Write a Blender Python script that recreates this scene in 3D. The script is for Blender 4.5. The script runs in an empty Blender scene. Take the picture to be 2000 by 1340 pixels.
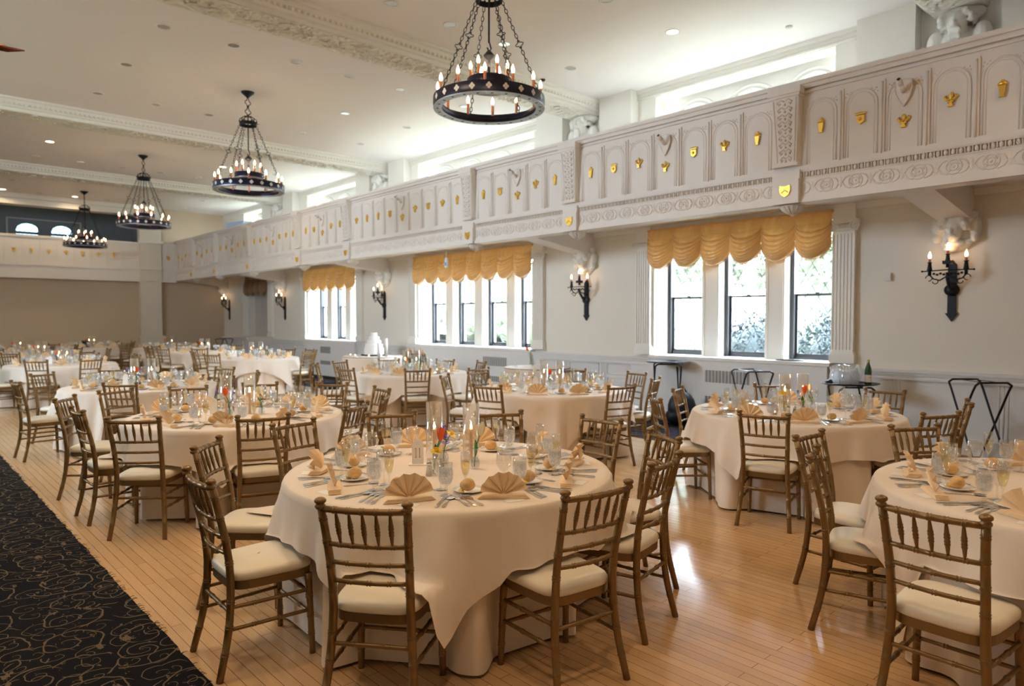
import bpy, bmesh, math, random
from mathutils import Vector, Matrix, noise
PI = math.pi
random.seed(7)
S = bpy.context.scene
COL = S.collection
R_ = math.radians

# ---------------------------------------------------------------- camera, world, exposure
CAM_H = 1.63
cam = bpy.data.cameras.new('camera')
cam.lens = 24.3; cam.sensor_width = 36; cam.clip_end = 400; cam.clip_start = .05
camo = bpy.data.objects.new('camera', cam); COL.objects.link(camo)
camo.location = (0, 0, CAM_H)
camo.rotation_euler = (R_(90 - 1.99), 0, R_(-42.68))
cam.dof.use_dof = True; cam.dof.focus_distance = 3.6; cam.dof.aperture_fstop = 2.4
S.camera = camo
S.view_settings.view_transform = 'Standard'; S.view_settings.look = 'None'
S.view_settings.gamma = 1; S.view_settings.use_curve_mapping = False
S.view_settings.exposure = 0.95
SKY = 22
w = bpy.data.worlds.new('daylight_sky'); S.world = w; w.use_nodes = True
nt = w.node_tree; bg = nt.nodes['Background']
bg.inputs[0].default_value = (.74, .86, 1, 1); bg.inputs[1].default_value = SKY
sun = bpy.data.lights.new('sun', 'SUN'); sun.energy = 7; sun.angle = .02; sun.color = (1, .95, .86)
suno = bpy.data.objects.new('sun', sun); COL.objects.link(suno); suno.rotation_euler = (R_(38), 0, R_(-60))
cy = S.cycles
cy.use_denoising = True
cy.max_bounces = 9; cy.diffuse_bounces = 5; cy.glossy_bounces = 4; cy.transmission_bounces = 6; cy.transparent_max_bounces = 40
cy.caustics_reflective = False; cy.caustics_refractive = False
cy.sample_clamp_indirect = 6
WARM = (1, .70, .42)

def portal(x, y, z, sx, sz, rot):
    l = bpy.data.lights.new('window_daylight', 'AREA'); l.shape = 'RECTANGLE'; l.size = sx; l.size_y = sz
    l.cycles.is_portal = True
    o = bpy.data.objects.new('window_daylight', l); COL.objects.link(o); o.location = (x, y, z); o.rotation_euler = rot

# ---------------------------------------------------------------- materials
MATS = {}
def mat(name, col, rough=.5, metal=0, coat=0, emis=None, estr=0, bump=0, bscale=30, bdist=.01, var=0, vscale=3, sheen=0, spec=.5, btype='NOISE', sss=0):
    m = bpy.data.materials.new(name); m.use_nodes = True; t = m.node_tree; n = t.nodes; L = t.links
    b = n['Principled BSDF']
    b.inputs['Base Color'].default_value = (*col, 1); b.inputs['Roughness'].default_value = rough
    b.inputs['Metallic'].default_value = metal; b.inputs['Coat Weight'].default_value = coat
    b.inputs['Specular IOR Level'].default_value = spec
    b.inputs['Sheen Weight'].default_value = sheen
    if emis: b.inputs['Emission Color'].default_value = (*emis, 1); b.inputs['Emission Strength'].default_value = estr
    tc = n.new('ShaderNodeTexCoord')
    if var:
        nz = n.new('ShaderNodeTexNoise'); nz.inputs['Scale'].default_value = vscale; nz.inputs['Detail'].default_value = 4
        L.new(tc.outputs['Object'], nz.inputs['Vector'])
        mx = n.new('ShaderNodeMix'); mx.data_type = 'RGBA'
        mx.inputs[6].default_value = (*[c * (1 - var) for c in col], 1); mx.inputs[7].default_value = (*[min(1, c * (1 + var)) for c in col], 1)
        L.new(nz.outputs['Fac'], mx.inputs[0]); L.new(mx.outputs[2], b.inputs['Base Color'])
    if bump:
        bp = n.new('ShaderNodeBump'); bp.inputs['Strength'].default_value = bump; bp.inputs['Distance'].default_value = bdist
        if btype == 'NOISE':
            nz = n.new('ShaderNodeTexNoise'); nz.inputs['Scale'].default_value = bscale; nz.inputs['Detail'].default_value = 3
            L.new(tc.outputs['Object'], nz.inputs['Vector']); L.new(nz.outputs['Fac'], bp.inputs['Height'])
        else:   # carved leaf relief
            nz = n.new('ShaderNodeTexNoise'); nz.inputs['Scale'].default_value = bscale * .35
            L.new(tc.outputs['Object'], nz.inputs['Vector'])
            ad = n.new('ShaderNodeMixRGB'); ad.blend_type = 'ADD'; ad.inputs[0].default_value = .22
            L.new(tc.outputs['Object'], ad.inputs[1]); L.new(nz.outputs['Color'], ad.inputs[2])
            v = n.new('ShaderNodeTexVoronoi'); v.feature = 'SMOOTH_F1'; v.inputs['Scale'].default_value = bscale; v.inputs['Smoothness'].default_value = .3
            L.new(ad.outputs[0], v.inputs['Vector']); 
            mm = n.new('ShaderNodeMath'); mm.operation = 'MULTIPLY'; mm.inputs[1].default_value = -1
            L.new(v.outputs['Distance'], mm.inputs[0]); L.new(mm.outputs[0], bp.inputs['Height'])
        L.new(bp.outputs[0], b.inputs['Normal'])
    MATS[name] = m
    return m

plaster = mat('cream_plaster', (.80, .765, .69), .75, bump=.12, bscale=60, bdist=.004)
plaster_white = mat('white_paint', (.86, .84, .79), .5)
gallery_paint = mat('balcony_white_paint', (.80, .755, .70), .5, bump=.06, bscale=90, bdist=.003)
relief = mat('carved_plaster_relief', (.80, .76, .66), .6, bump=1.0, bscale=11, bdist=.05, btype='V')
relief_fine = mat('fine_carved_relief', (.80, .755, .70), .6, bump=.8, bscale=26, bdist=.02, btype='V')
ceilm = mat('ceiling_paint', (.84, .79, .765), .8)
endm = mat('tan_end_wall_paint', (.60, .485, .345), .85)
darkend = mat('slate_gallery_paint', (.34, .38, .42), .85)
panelm = mat('panelling_paint', (.78, .765, .75), .45)
gold = mat('gilding', (.85, .55, .10), .35, metal=.75)
chairm = mat('gold_chair_paint', (.225, .135, .052), .32, metal=.5, var=.18, vscale=14, bump=.05, bscale=120, bdist=.002)
cushm = mat('ivory_vinyl', (.80, .73, .60), .42, bump=.05, bscale=40, bdist=.004, var=.05, vscale=6)
clothm = mat('ivory_peach_linen', (.79, .69, .585), .9, sheen=.25, bump=.10, bscale=420, bdist=.0015, var=.03, vscale=2)
napm = mat('peach_napkin_linen', (.90, .69, .44), .9, sheen=.25, bump=.1, bscale=300, bdist=.001)
blackm = mat('black_wrought_iron', (.012, .013, .02), .45, metal=.4, bump=.2, bscale=60)
ironblue = mat('dark_blue_iron', (.018, .02, .045), .38, metal=.6, var=.5, vscale=9)
ironunder = mat('worn_pale_iron', (.42, .45, .46), .45, metal=.6, var=.25, vscale=30)
copper = mat('rust_red_candle_sleeve', (.50, .15, .06), .35, coat=.4)
bulbm = mat('lit_bulb', (1, .9, .75), .3, emis=(1, .70, .38), estr=4.5)
flamem = mat('candle_flame', (1, .8, .5), .4, emis=(1, .66, .26), estr=22)
litm = mat('lit_lamp_lens', (1, .95, .9), .4, emis=(1, .72, .45), estr=9)
unlit = mat('unlit_lamp_reflector', (.62, .60, .57), .18, metal=.8, var=.35, vscale=30)
trimr = mat('lamp_trim_white', (.78, .76, .74), .5)
silver = mat('polished_steel', (.72, .71, .69), .16, metal=1)
china = mat('white_china', (.88, .87, .84), .15, coat=.5)
rollm = mat('bread_crust', (.72, .44, .19), .5, var=.45, vscale=18, bump=.2, bscale=40, bdist=.003)
butterm = mat('butter', (.85, .62, .10), .4)
cardm = mat('white_card', (.90, .88, .84), .7)
inkm = mat('bronze_ink', (.30, .13, .04), .5)
waxm = mat('peach_wax', (.92, .60, .38), .5, sss=.2)
ledm = mat('dark_lead', (.05, .05, .055), .5)
framem = mat('dark_bronze_sash', (.035, .035, .04), .4)
satin = mat('gold_satin', (.70, .385, .12), .28, sheen=.3, spec=.6)
_n = satin.node_tree.nodes; _tl = _n.new('ShaderNodeBsdfTranslucent'); _tl.inputs[0].default_value = (.85, .52, .16, 1); _mx = _n.new('ShaderNodeMixShader'); _mx.inputs[0].default_value = .10
satin.node_tree.links.new(_n['Principled BSDF'].outputs[0], _mx.inputs[1]); satin.node_tree.links.new(_tl.outputs[0], _mx.inputs[2]); satin.node_tree.links.new(_mx.outputs[0], _n['Material Output'].inputs[0])
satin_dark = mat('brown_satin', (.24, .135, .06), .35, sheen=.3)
fringe = mat('gold_fringe', (.62, .40, .16), .7)
cakem = mat('white_icing', (.9, .88, .86), .5)
grillm = mat('grille_shadow_slot', (.30, .29, .275), .7)
traym = mat('black_tray', (.015, .016, .02), .3)
bottlem = mat('green_bottle_glass', (.01, .07, .02), .08, coat=.8)
foilm = mat('gold_foil', (.5, .42, .15), .35, metal=.7)
leafm = mat('tulip_green', (.05, .22, .035), .45, var=.3, vscale=20)
orangem = mat('orange_tulip', (.85, .12, .015), .5, var=.15, vscale=30)
whitefl = mat('cream_tulip', (.86, .82, .62), .5)
yellowm = mat('yellow_daffodil', (.85, .62, .08), .5, var=.15, vscale=30)
bluem = mat('blue_iris', (.16, .14, .62), .5, var=.3, vscale=40)
saltm = mat('salt', (.85, .83, .8), .6); pepperm = mat('pepper', (.06, .045, .035), .7)
steelcap = mat('shaker_cap_steel', (.5, .48, .46), .25, metal=1)
concrete = mat('grey_stone', (.45, .44, .42), .8)
lawnm = mat('bright_lawn', (.13, .145, .09), .95, var=.3, vscale=1)
hedgem = mat('hedge_leaf', (.009, .022, .024), .6, var=.5, vscale=8)
treem = mat('spring_leaf', (.25, .28, .21), .6, var=.3, vscale=4)
barkm = mat('bark', (.16, .12, .09), .9)
devm = mat('pale_plastic', (.75, .74, .72), .4)
bronze = mat('brown_bronze', (.16, .05, .025), .4, metal=.5)
bluebox = mat('pale_blue_screen', (.36, .46, .62), .5)

def glassy(name, tint, edge, base=.04, rough=.02):
    m = bpy.data.materials.new(name); m.use_nodes = True; t = m.node_tree; n = t.nodes; L = t.links
    n.remove(n['Principled BSDF']); out = n['Material Output']
    tr = n.new('ShaderNodeBsdfTransparent'); tr.inputs[0].default_value = (*tint, 1)
    gl = n.new('ShaderNodeBsdfGlossy'); gl.inputs['Roughness'].default_value = rough; gl.inputs[0].default_value = (1, 1, 1, 1)
    lw = n.new('ShaderNodeLayerWeight'); lw.inputs[0].default_value = edge
    mp = n.new('ShaderNodeMapRange'); mp.inputs[3].default_value = base; mp.inputs[4].default_value = .9
    L.new(lw.outputs['Facing'], mp.inputs[0])
    pw = n.new('ShaderNodeMath'); pw.operation = 'POWER'; pw.inputs[1].default_value = 2.2
    L.new(lw.outputs['Facing'], pw.inputs[0]); L.new(pw.outputs[0], mp.inputs[0])
    mx = n.new('ShaderNodeMixShader'); L.new(mp.outputs[0], mx.inputs[0]); L.new(tr.outputs[0], mx.inputs[1]); L.new(gl.outputs[0], mx.inputs[2])
    L.new(mx.outputs[0], out.inputs[0]); return m
glass = glassy('clear_glass', (.97, .97, .965), .5, .11)
paneglass = glassy('window_pane_glass', (.93, .95, .95), .25, .03)
dimglass = glassy('dimmed_cyan_leaded_glass', (.055, .075, .078), .25, .02)  # cyan panes, tint darkened to hold down the bright sky behind
champ = glassy('champagne', (.97, .91, .70), .4, .06)
def waterish(name, col, amt, rough=.3):
    m = bpy.data.materials.new(name); m.use_nodes = True; t = m.node_tree; n = t.nodes; L = t.links
    n.remove(n['Principled BSDF']); b0 = n.new('ShaderNodeBsdfTranslucent'); b0.inputs[0].default_value = (*col, 1); b1 = n.new('ShaderNodeBsdfDiffuse'); b1.inputs[0].default_value = (*col, 1)
    b = n.new('ShaderNodeMixShader'); b.inputs[0].default_value = .35; L.new(b0.outputs[0], b.inputs[1]); L.new(b1.outputs[0], b.inputs[2])
    tr = n.new('ShaderNodeBsdfTransparent'); tr.inputs[0].default_value = (.95, .97, 1, 1)
    nz = n.new('ShaderNodeTexNoise'); nz.inputs['Scale'].default_value = 120; nz.inputs['Detail'].default_value = 3
    tc = n.new('ShaderNodeTexCoord'); L.new(tc.outputs['Object'], nz.inputs['Vector'])
    mp = n.new('ShaderNodeMapRange'); mp.inputs[1].default_value = .35; mp.inputs[2].default_value = .65; mp.inputs[3].default_value = amt * .8; mp.inputs[4].default_value = amt * 1.15
    L.new(nz.outputs['Fac'], mp.inputs[0])
    mx = n.new('ShaderNodeMixShader'); L.new(mp.outputs[0], mx.inputs[0]); L.new(tr.outputs[0], mx.inputs[1]); L.new(b.outputs[0], mx.inputs[2])
    L.new(mx.outputs[0], n['Material Output'].inputs[0]); return m
water = waterish('iced_water_condensation', (.96, .98, 1.0), .58)
water_clear = waterish('vase_water', (.7, .8, .8), .2, .1)

def floor_mat():
    m = bpy.data.materials.new('maple_strip_floor'); m.use_nodes = True; t = m.node_tree; n = t.nodes; L = t.links; b = n['Principled BSDF']
    tc = n.new('ShaderNodeTexCoord'); mp = n.new('ShaderNodeMapping'); mp.inputs['Rotation'].default_value = (0, 0, PI / 2)
    L.new(tc.outputs['Object'], mp.inputs[0])
    br = n.new('ShaderNodeTexBrick'); L.new(mp.outputs[0], br.inputs[0])
    br.inputs['Color1'].default_value = (.70, .45, .235, 1); br.inputs['Color2'].default_value = (.57, .35, .17, 1); br.inputs['Mortar'].default_value = (.22, .12, .06, 1)
    br.inputs['Scale'].default_value = 1; br.inputs['Mortar Size'].default_value = .0016; br.inputs['Brick Width'].default_value = 1.15; br.inputs['Row Height'].default_value = .062
    br.inputs['Bias'].default_value = -.35; br.offset = .37; br.offset_frequency = 2
    gm = n.new('ShaderNodeMapping'); gm.inputs['Scale'].default_value = (30, 1.5, 1); L.new(tc.outputs['Object'], gm.inputs[0])
    nz = n.new('ShaderNodeTexNoise'); nz.inputs['Scale'].default_value = 3; nz.inputs['Detail'].default_value = 5; L.new(gm.outputs[0], nz.inputs['Vector'])
    mx = n.new('ShaderNodeMixRGB'); mx.blend_type = 'MULTIPLY'; mx.inputs[0].default_value = .45
    cr = n.new('ShaderNodeValToRGB'); cr.color_ramp.elements[0].color = (.62, .58, .52, 1); cr.color_ramp.elements[1].color = (1.2, 1.15, 1.1, 1)
    L.new(nz.outputs['Fac'], cr.inputs[0]); L.new(br.outputs['Color'], mx.inputs[1]); L.new(cr.outputs[0], mx.inputs[2])
    L.new(mx.outputs[0], b.inputs['Base Color'])
    n2 = n.new('ShaderNodeTexNoise'); n2.inputs['Scale'].default_value = 5; n2.inputs['Detail'].default_value = 6; L.new(tc.outputs['Object'], n2.inputs['Vector'])
    m2 = n.new('ShaderNodeMapRange'); m2.inputs[3].default_value = .13; m2.inputs[4].default_value = .30; L.new(n2.outputs['Fac'], m2.inputs[0]); L.new(m2.outputs[0], b.inputs['Roughness'])
    bp = n.new('ShaderNodeBump'); bp.inputs['Strength'].default_value = .25; bp.inputs['Distance'].default_value = .002; L.new(br.outputs['Fac'], bp.inputs['Height']); bp.invert = True
    L.new(bp.outputs[0], b.inputs['Normal']); b.inputs['Coat Weight'].default_value = .35; b.inputs['Coat Roughness'].default_value = .12
    return m
def carpet_mat(name, dark, line):
    m = bpy.data.materials.new(name); m.use_nodes = True; t = m.node_tree; n = t.nodes; L = t.links; b = n['Principled BSDF']
    b.inputs['Roughness'].default_value = .95; b.inputs['Specular IOR Level'].default_value = .1
    tc = n.new('ShaderNodeTexCoord')
    def math_(op, a, c=None):
        q = n.new('ShaderNodeMath'); q.operation = op
        for i, v in enumerate((a, c)):
            if v is None: continue
            if isinstance(v, (int, float)): q.inputs[i].default_value = v
            else: L.new(v, q.inputs[i])
        return q.outputs[0]
    def scroll(scale, off, lw, rmax, turns):
        mp = n.new('ShaderNodeMapping'); mp.inputs['Location'].default_value = off; L.new(tc.outputs['Object'], mp.inputs[0])
        nz = n.new('ShaderNodeTexNoise'); nz.inputs['Scale'].default_value = 7; L.new(mp.outputs[0], nz.inputs['Vector'])
        ad = n.new('ShaderNodeMixRGB'); ad.blend_type = 'ADD'; ad.inputs[0].default_value = .07; L.new(mp.outputs[0], ad.inputs[1]); L.new(nz.outputs['Color'], ad.inputs[2])
        v = n.new('ShaderNodeTexVoronoi'); v.voronoi_dimensions = '2D'; v.inputs['Scale'].default_value = scale; v.inputs['Randomness'].default_value = .75; L.new(ad.outputs[0], v.inputs['Vector'])
        sb = n.new('ShaderNodeVectorMath'); sb.operation = 'SUBTRACT'; L.new(ad.outputs[0], sb.inputs[0]); L.new(v.outputs['Position'], sb.inputs[1])
        sp = n.new('ShaderNodeSeparateXYZ'); L.new(sb.outputs[0], sp.inputs[0])
        an = math_('DIVIDE', math_('ARCTAN2', sp.outputs[1], sp.outputs[0]), 2 * PI)
        r = v.outputs['Distance']
        f = math_('FRACT', math_('ADD', math_('MULTIPLY', r, turns), an))
        d = math_('ABSOLUTE', math_('SUBTRACT', f, .5))
        on = math_('MULTIPLY', math_('LESS_THAN', d, math_('MULTIPLY', lw, math_('ADD', .55, r))), math_('LESS_THAN', r, rmax))
        return on
    s1 = scroll(3.1, (0, 0, 0), .045, .62, 3.1); s2 = scroll(6.5, (3.3, 1.7, 0), .05, .55, 2.6)
    nz = n.new('ShaderNodeTexNoise'); nz.inputs['Scale'].default_value = 16; nz.inputs['Detail'].default_value = 4; nz.inputs['Roughness'].default_value = .65
    st = n.new('ShaderNodeMapping'); st.inputs['Scale'].default_value = (1, .45, 1); st.inputs['Rotation'].default_value = (0, 0, .5); L.new(tc.outputs['Object'], st.inputs[0]); L.new(st.outputs[0], nz.inputs['Vector'])
    leaf = math_('GREATER_THAN', nz.outputs['Fac'], .635)
    on = math_('MAXIMUM', math_('MAXIMUM', s1, s2), leaf)
    gr = n.new('ShaderNodeTexNoise'); gr.inputs['Scale'].default_value = 300; L.new(tc.outputs['Object'], gr.inputs['Vector'])
    mx = n.new('ShaderNodeMixRGB'); mx.inputs[1].default_value = (*dark, 1); mx.inputs[2].default_value = (*line, 1)
    L.new(math_('MULTIPLY', on, math_('ADD', .25, gr.outputs['Fac'])), mx.inputs[0]); L.new(mx.outputs[0], b.inputs['Base Color'])
    bp = n.new('ShaderNodeBump'); bp.inputs['Strength'].default_value = .8; bp.inputs['Distance'].default_value = .004; L.new(gr.outputs['Fac'], bp.inputs['Height']); L.new(bp.outputs[0], b.inputs['Normal'])
    return m
floorm = floor_mat()
carpetm = carpet_mat('black_scroll_carpet', (.008, .008, .010), (.20, .145, .085))
carpetm2 = carpet_mat('navy_scroll_carpet', (.012, .014, .028), (.13, .11, .10))

# ---------------------------------------------------------------- mesh builder
class MB:
    def __init__(s): s.v = []; s.f = []; s.sm = []; s.mi = []; s.cur = 0
    def add(s, vs, fs, smooth=False, M=None):
        o = len(s.v)
        if M is not None: vs = [M @ Vector(v) for v in vs]
        s.v += [tuple(v) for v in vs]
        for f in fs: s.f.append([i + o for i in f]); s.sm.append(smooth); s.mi.append(s.cur)
        return s
    def box(s, x0, x1, y0, y1, z0, z1, M=None):
        v = [(x, y, z) for z in (z0, z1) for y in (y0, y1) for x in (x0, x1)]
        return s.add(v, [(0, 2, 3, 1), (4, 5, 7, 6), (0, 1, 5, 4), (2, 6, 7, 3), (0, 4, 6, 2), (1, 3, 7, 5)], False, M)
    def lathe(s, prof, n=16, M=None, smooth=True, caps=True):
        v = []; f = []
        for r, z in prof:
            for i in range(n): a = 2 * PI * i / n; v.append((r * math.cos(a), r * math.sin(a), z))
        for k in range(len(prof) - 1):
            for i in range(n): j = (i + 1) % n; f.append((k * n + i, k * n + j, k * n + n + j, k * n + n + i))
        if caps:
            if prof[0][0] > 1e-5: f.append(tuple(range(n - 1, -1, -1)))
            if prof[-1][0] > 1e-5: f.append(tuple(range((len(prof) - 1) * n, len(prof) * n)))
        return s.add(v, f, smooth, M)
    def tube(s, pts, rad, n=8, M=None, smooth=True, closed=False):
        P = [Vector(p) for p in pts]; m = len(P)
        if not isinstance(rad, (list, tuple)): rad = [rad] * m
        v = []; f = []; up = None
        for i in range(m):
            if closed: d = P[(i + 1) % m] - P[i - 1]
            else: d = (P[min(i + 1, m - 1)] - P[max(i - 1, 0)])
            if d.length < 1e-9: d = Vector((0, 0, 1))
            d.normalize()
            if up is None:
                up = Vector((0, 0, 1)) if abs(d.z) < .9 else Vector((1, 0, 0))
            a = d.cross(up)
            if a.length < 1e-6: a = d.cross(Vector((0, 1, 0)))
            a.normalize(); b = a.cross(d).normalized(); up = b
            for k in range(n):
                t = 2 * PI * k / n; v.append(P[i] + (a * math.cos(t) + b * math.sin(t)) * rad[i])
        for i in range(m if closed else m - 1):
            i2 = (i + 1) % m
            for k in range(n): j = (k + 1) % n; f.append((i * n + k, i * n + j, i2 * n + j, i2 * n + k))
        if not closed: f.append(tuple(range(n - 1, -1, -1))); f.append(tuple(range((m - 1) * n, m * n)))
        return s.add(v, f, smooth, M)
    def ball(s, c, r, n=10, sc=(1, 1, 1)):
        pr = [(math.sin(PI * i / (n // 2 + 2)), -math.cos(PI * i / (n // 2 + 2))) for i in range(n // 2 + 3)]
        pr = [(max(a, 1e-6), b) for a, b in pr]
        return s.lathe(pr, n, Matrix.Translation(c) @ Matrix.Diagonal((r * sc[0], r * sc[1], r * sc[2], 1)), True, False)
    def prism(s, poly, h0, h1, axis='z', M=None):
        n = len(poly)
        def P(a, b, h): return {'z': (a, b, h), 'y': (a, h, b), 'x': (h, a, b)}[axis]
        v = [P(a, b, h0) for a, b in poly] + [P(a, b, h1) for a, b in poly]
        f = [tuple(range(n - 1, -1, -1)), tuple(range(n, 2 * n))] + [(i, (i + 1) % n, n + (i + 1) % n, n + i) for i in range(n)]
        return s.add(v, f, False, M)
    def mesh(s, name, mats):
        me = bpy.data.meshes.new(name); me.from_pydata(s.v, [], s.f)
        if not isinstance(mats, (list, tuple)): mats = [mats]
        for m in mats: me.materials.append(m)
        me.polygons.foreach_set('use_smooth', s.sm); me.polygons.foreach_set('material_index', s.mi)
        me.update()
        bm = bmesh.new(); bm.from_mesh(me); bmesh.ops.recalc_face_normals(bm, faces=bm.faces); bm.to_mesh(me); bm.free()
        return me
    def build(s, name, mats, parent=None, loc=None, rz=None, **kw):
        return link(name, s.mesh(name, mats), parent, loc, rz, **kw)
def link(name, me, parent=None, loc=None, rz=None, label=None, cat=None, group=None, kind=None):
    o = bpy.data.objects.new(name, me); COL.objects.link(o)
    if parent: o.parent = parent
    if loc is not None: o.location = loc
    if rz is not None: o.rotation_euler = (0, 0, rz) if not isinstance(rz, tuple) else rz
    return tag(o, label, cat, group, kind)
def tag(o, label=None, cat=None, group=None, kind=None):
    if label: o['label'] = label
    if cat: o['category'] = cat
    if group: o['group'] = group
    if kind: o['kind'] = kind
    return o
def empty(name, loc=(0, 0, 0), rz=0, label=None, cat=None, group=None):
    return link(name, None, None, loc, rz, label, cat, group)
def struct(name, mb, m, parent=None):
    o = mb.build(name, m, parent)
    if not parent: o['kind'] = 'structure'
    return o
def copy_tree(o, parent=None, loc=None, rz=None, label=None, group=None):
    c = o.copy(); COL.objects.link(c)
    if parent: c.parent = parent; 
    if loc is not None: c.location = loc
    if rz is not None: c.rotation_euler = (0, 0, rz)
    if label: c['label'] = label
    if group: c['group'] = group
    for ch in KIDS.get(o.name, ()): 
        d = copy_tree(ch, c)
    return c
KIDS = {}
def register(o):
    KIDS.clear()
    for x in bpy.data.objects:
        if x.parent: KIDS.setdefault(x.parent.name, []).append(x)
def lerp(a, b, t): return a + (b - a) * t
def Rz(a): return Matrix.Rotation(a, 4, 'Z')
def T_(x, y, z): return Matrix.Translation((x, y, z))

# ---------------------------------------------------------------- room constants
XW, XB, ZC = 9.57, 7.85, 5.46          # window wall, balcony front, ceiling height
YE = 26.17                              # end wall under the gallery
YG = 25.95                              # gallery front at the end
XL, YN = -3.2, -5.0
BAYS = [(3.97, 6.88, 3), (9.74, 13.66, 4), (16.48, 19.39, 3), (22.15, 23.85, 0)]
BEAMS = [2.5, 8.35, 15.08, 21.05]
UP = [(3.97, 6.88, 3), (9.74, 13.66, 4), (16.48, 19.39, 3), (22.15, 24.2, 2)]

# ---------------------------------------------------------------- floor, carpets, ceiling
struct('floor', MB().box(XL, XW + .6, YN, 31, -.1, 0), floorm)
def carpet(x0, x1, name, m, edge, lab):
    mb = MB(); ny = 420; rows = []
    v = []; f = []
    for i in range(ny + 1):
        y = YN + (YE - .03 - YN) * i / ny if name == 'left' else YN + .02 + (YE - .1 - YN) * i / ny
        j = (random.random() - .5) * .012 if name == 'left' else 0
        xs = (x0, x1 + j) if name == 'left' else (x0, x1)
        v += [(xs[0], y, .006), (xs[1], y, .006), (xs[0], y, .0005), (xs[1] , y, .0005)]
    for i in range(ny):
        a = i * 4; b = a + 4
        f += [(a, a + 1, b + 1, b), (a + 1, a + 3, b + 3, b + 1), (a + 2, a, b, b + 2)]
    mb.add(v, f)
    if name == 'left':      # stray fibres at the cut edge
        for k in range(240):
            y = random.uniform(1.5, 14); x = x1; l = random.uniform(.008, .03); a = random.uniform(-.9, .9)
            mb.tube([(x - .004, y, .006), (x + l * .5 * math.cos(a), y + l * .5 * math.sin(a), .009), (x + l * math.cos(a), y + l * math.sin(a), .003)], [.0016, .0013, .0006], 4)
    return mb.build('carpet', m, label=lab, cat='carpet')
carpet(XL + .01, 1.065, 'left', carpetm, 1, 'black carpet with tan scrolling vines along the left of the wood floor')
carpet(7.67, XW - .03, 'right', carpetm2, 1, 'dark navy patterned carpet strip running along the window wall')
struct('ceiling', MB().box(XL, XW + .6, YN, YE + .2, ZC, ZC + .1), ceilm)

# ---------------------------------------------------------------- right wall with openings
def wall_x(mb, x0, x1, y0, y1, z0, z1, holes):
    ys = sorted({y0, y1, *[h[0] for h in holes], *[h[1] for h in holes]})
    zs = sorted({z0, z1, *[h[2] for h in holes], *[h[3] for h in holes]})
    for a, b in zip(ys, ys[1:]):
        for c, d in zip(zs, zs[1:]):
            m, k = (a + b) / 2, (c + d) / 2
            if any(h[0] < m < h[1] and h[2] < k < h[3] for h in holes): continue
            mb.box(x0, x1, a, b, c, d)
holes = [(a, b, 1.03, 2.98) for a, b, n in BAYS] + [(a, b, 3.45, 5.29) for a, b, n in UP]
mb = MB(); wall_x(mb, XW, XW + .30, YN, 31, 0, ZC + .3, holes)
struct('wall_right', mb, plaster)
# outer skin: splayed lower bays and arched upper windows
def arched_panel(mb, x0, x1, y0, y1, z0, z1, cs, hw, zs):
    """wall panel y0..y1 x z0..z1 with round-headed openings centred at cs, half width hw, spring line zs"""
    edges = [y0]; 
    for c in cs: edges += [c - hw, c + hw]
    edges.append(y1)
    for i in range(0, len(edges), 2): mb.box(x0, x1, edges[i], edges[i + 1], z0, z1)
    N = 20
    for c in cs:
        for xx in (x0, x1):
            v = []; f = []
            for k in range(N + 1):
                a = PI * k / N; y = c + hw * math.cos(a); z = zs + hw * math.sin(a) * 1.0
                v += [(xx, y, z), (xx, y, z1)]
            f = [(2 * k, 2 * k + 1, 2 * k + 3, 2 * k + 2) for k in range(N)]
            mb.add(v, f)
        v = []
        for k in range(N + 1):
            a = PI * k / N; v += [(x0, c + hw * math.cos(a), zs + hw * math.sin(a)), (x1, c + hw * math.cos(a), zs + hw * math.sin(a))]
        mb.add(v, [(2 * k, 2 * k + 1, 2 * k + 3, 2 * k + 2) for k in range(N)], True)
def leading(mb, x, y0, y1, z0, z1, dy=.195, dz=.33, t=.0055, head=None):
    """diamond lead lines clipped to a rectangle (or a round head)"""
    sl = dz / dy; H = z1 - z0; W = y1 - y0
    k = -int(H / dz) - 2
    def inside(y, z):
        if not (y0 <= y <= y1 and z0 <= z <= z1): return False
        if head:
            c, zs, r = head
            if z > zs and (y - c) ** 2 + (z - zs) ** 2 > r * r: return False
        return True
    for sgn in (1, -1):
        for k in range(-40, 60):
            pts = []
            yy = y0 + k * dy / 1.0
            N = 60; best = []
            for i in range(N + 1):
                z = z0 + H * i / N; y = yy + sgn * (z - z0) / sl
                if inside(y, z): best.append((x, y, z))
            if len(best) > 1: mb.tube([best[0], best[-1]], t, 4, smooth=False)
wn = 0
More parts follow.
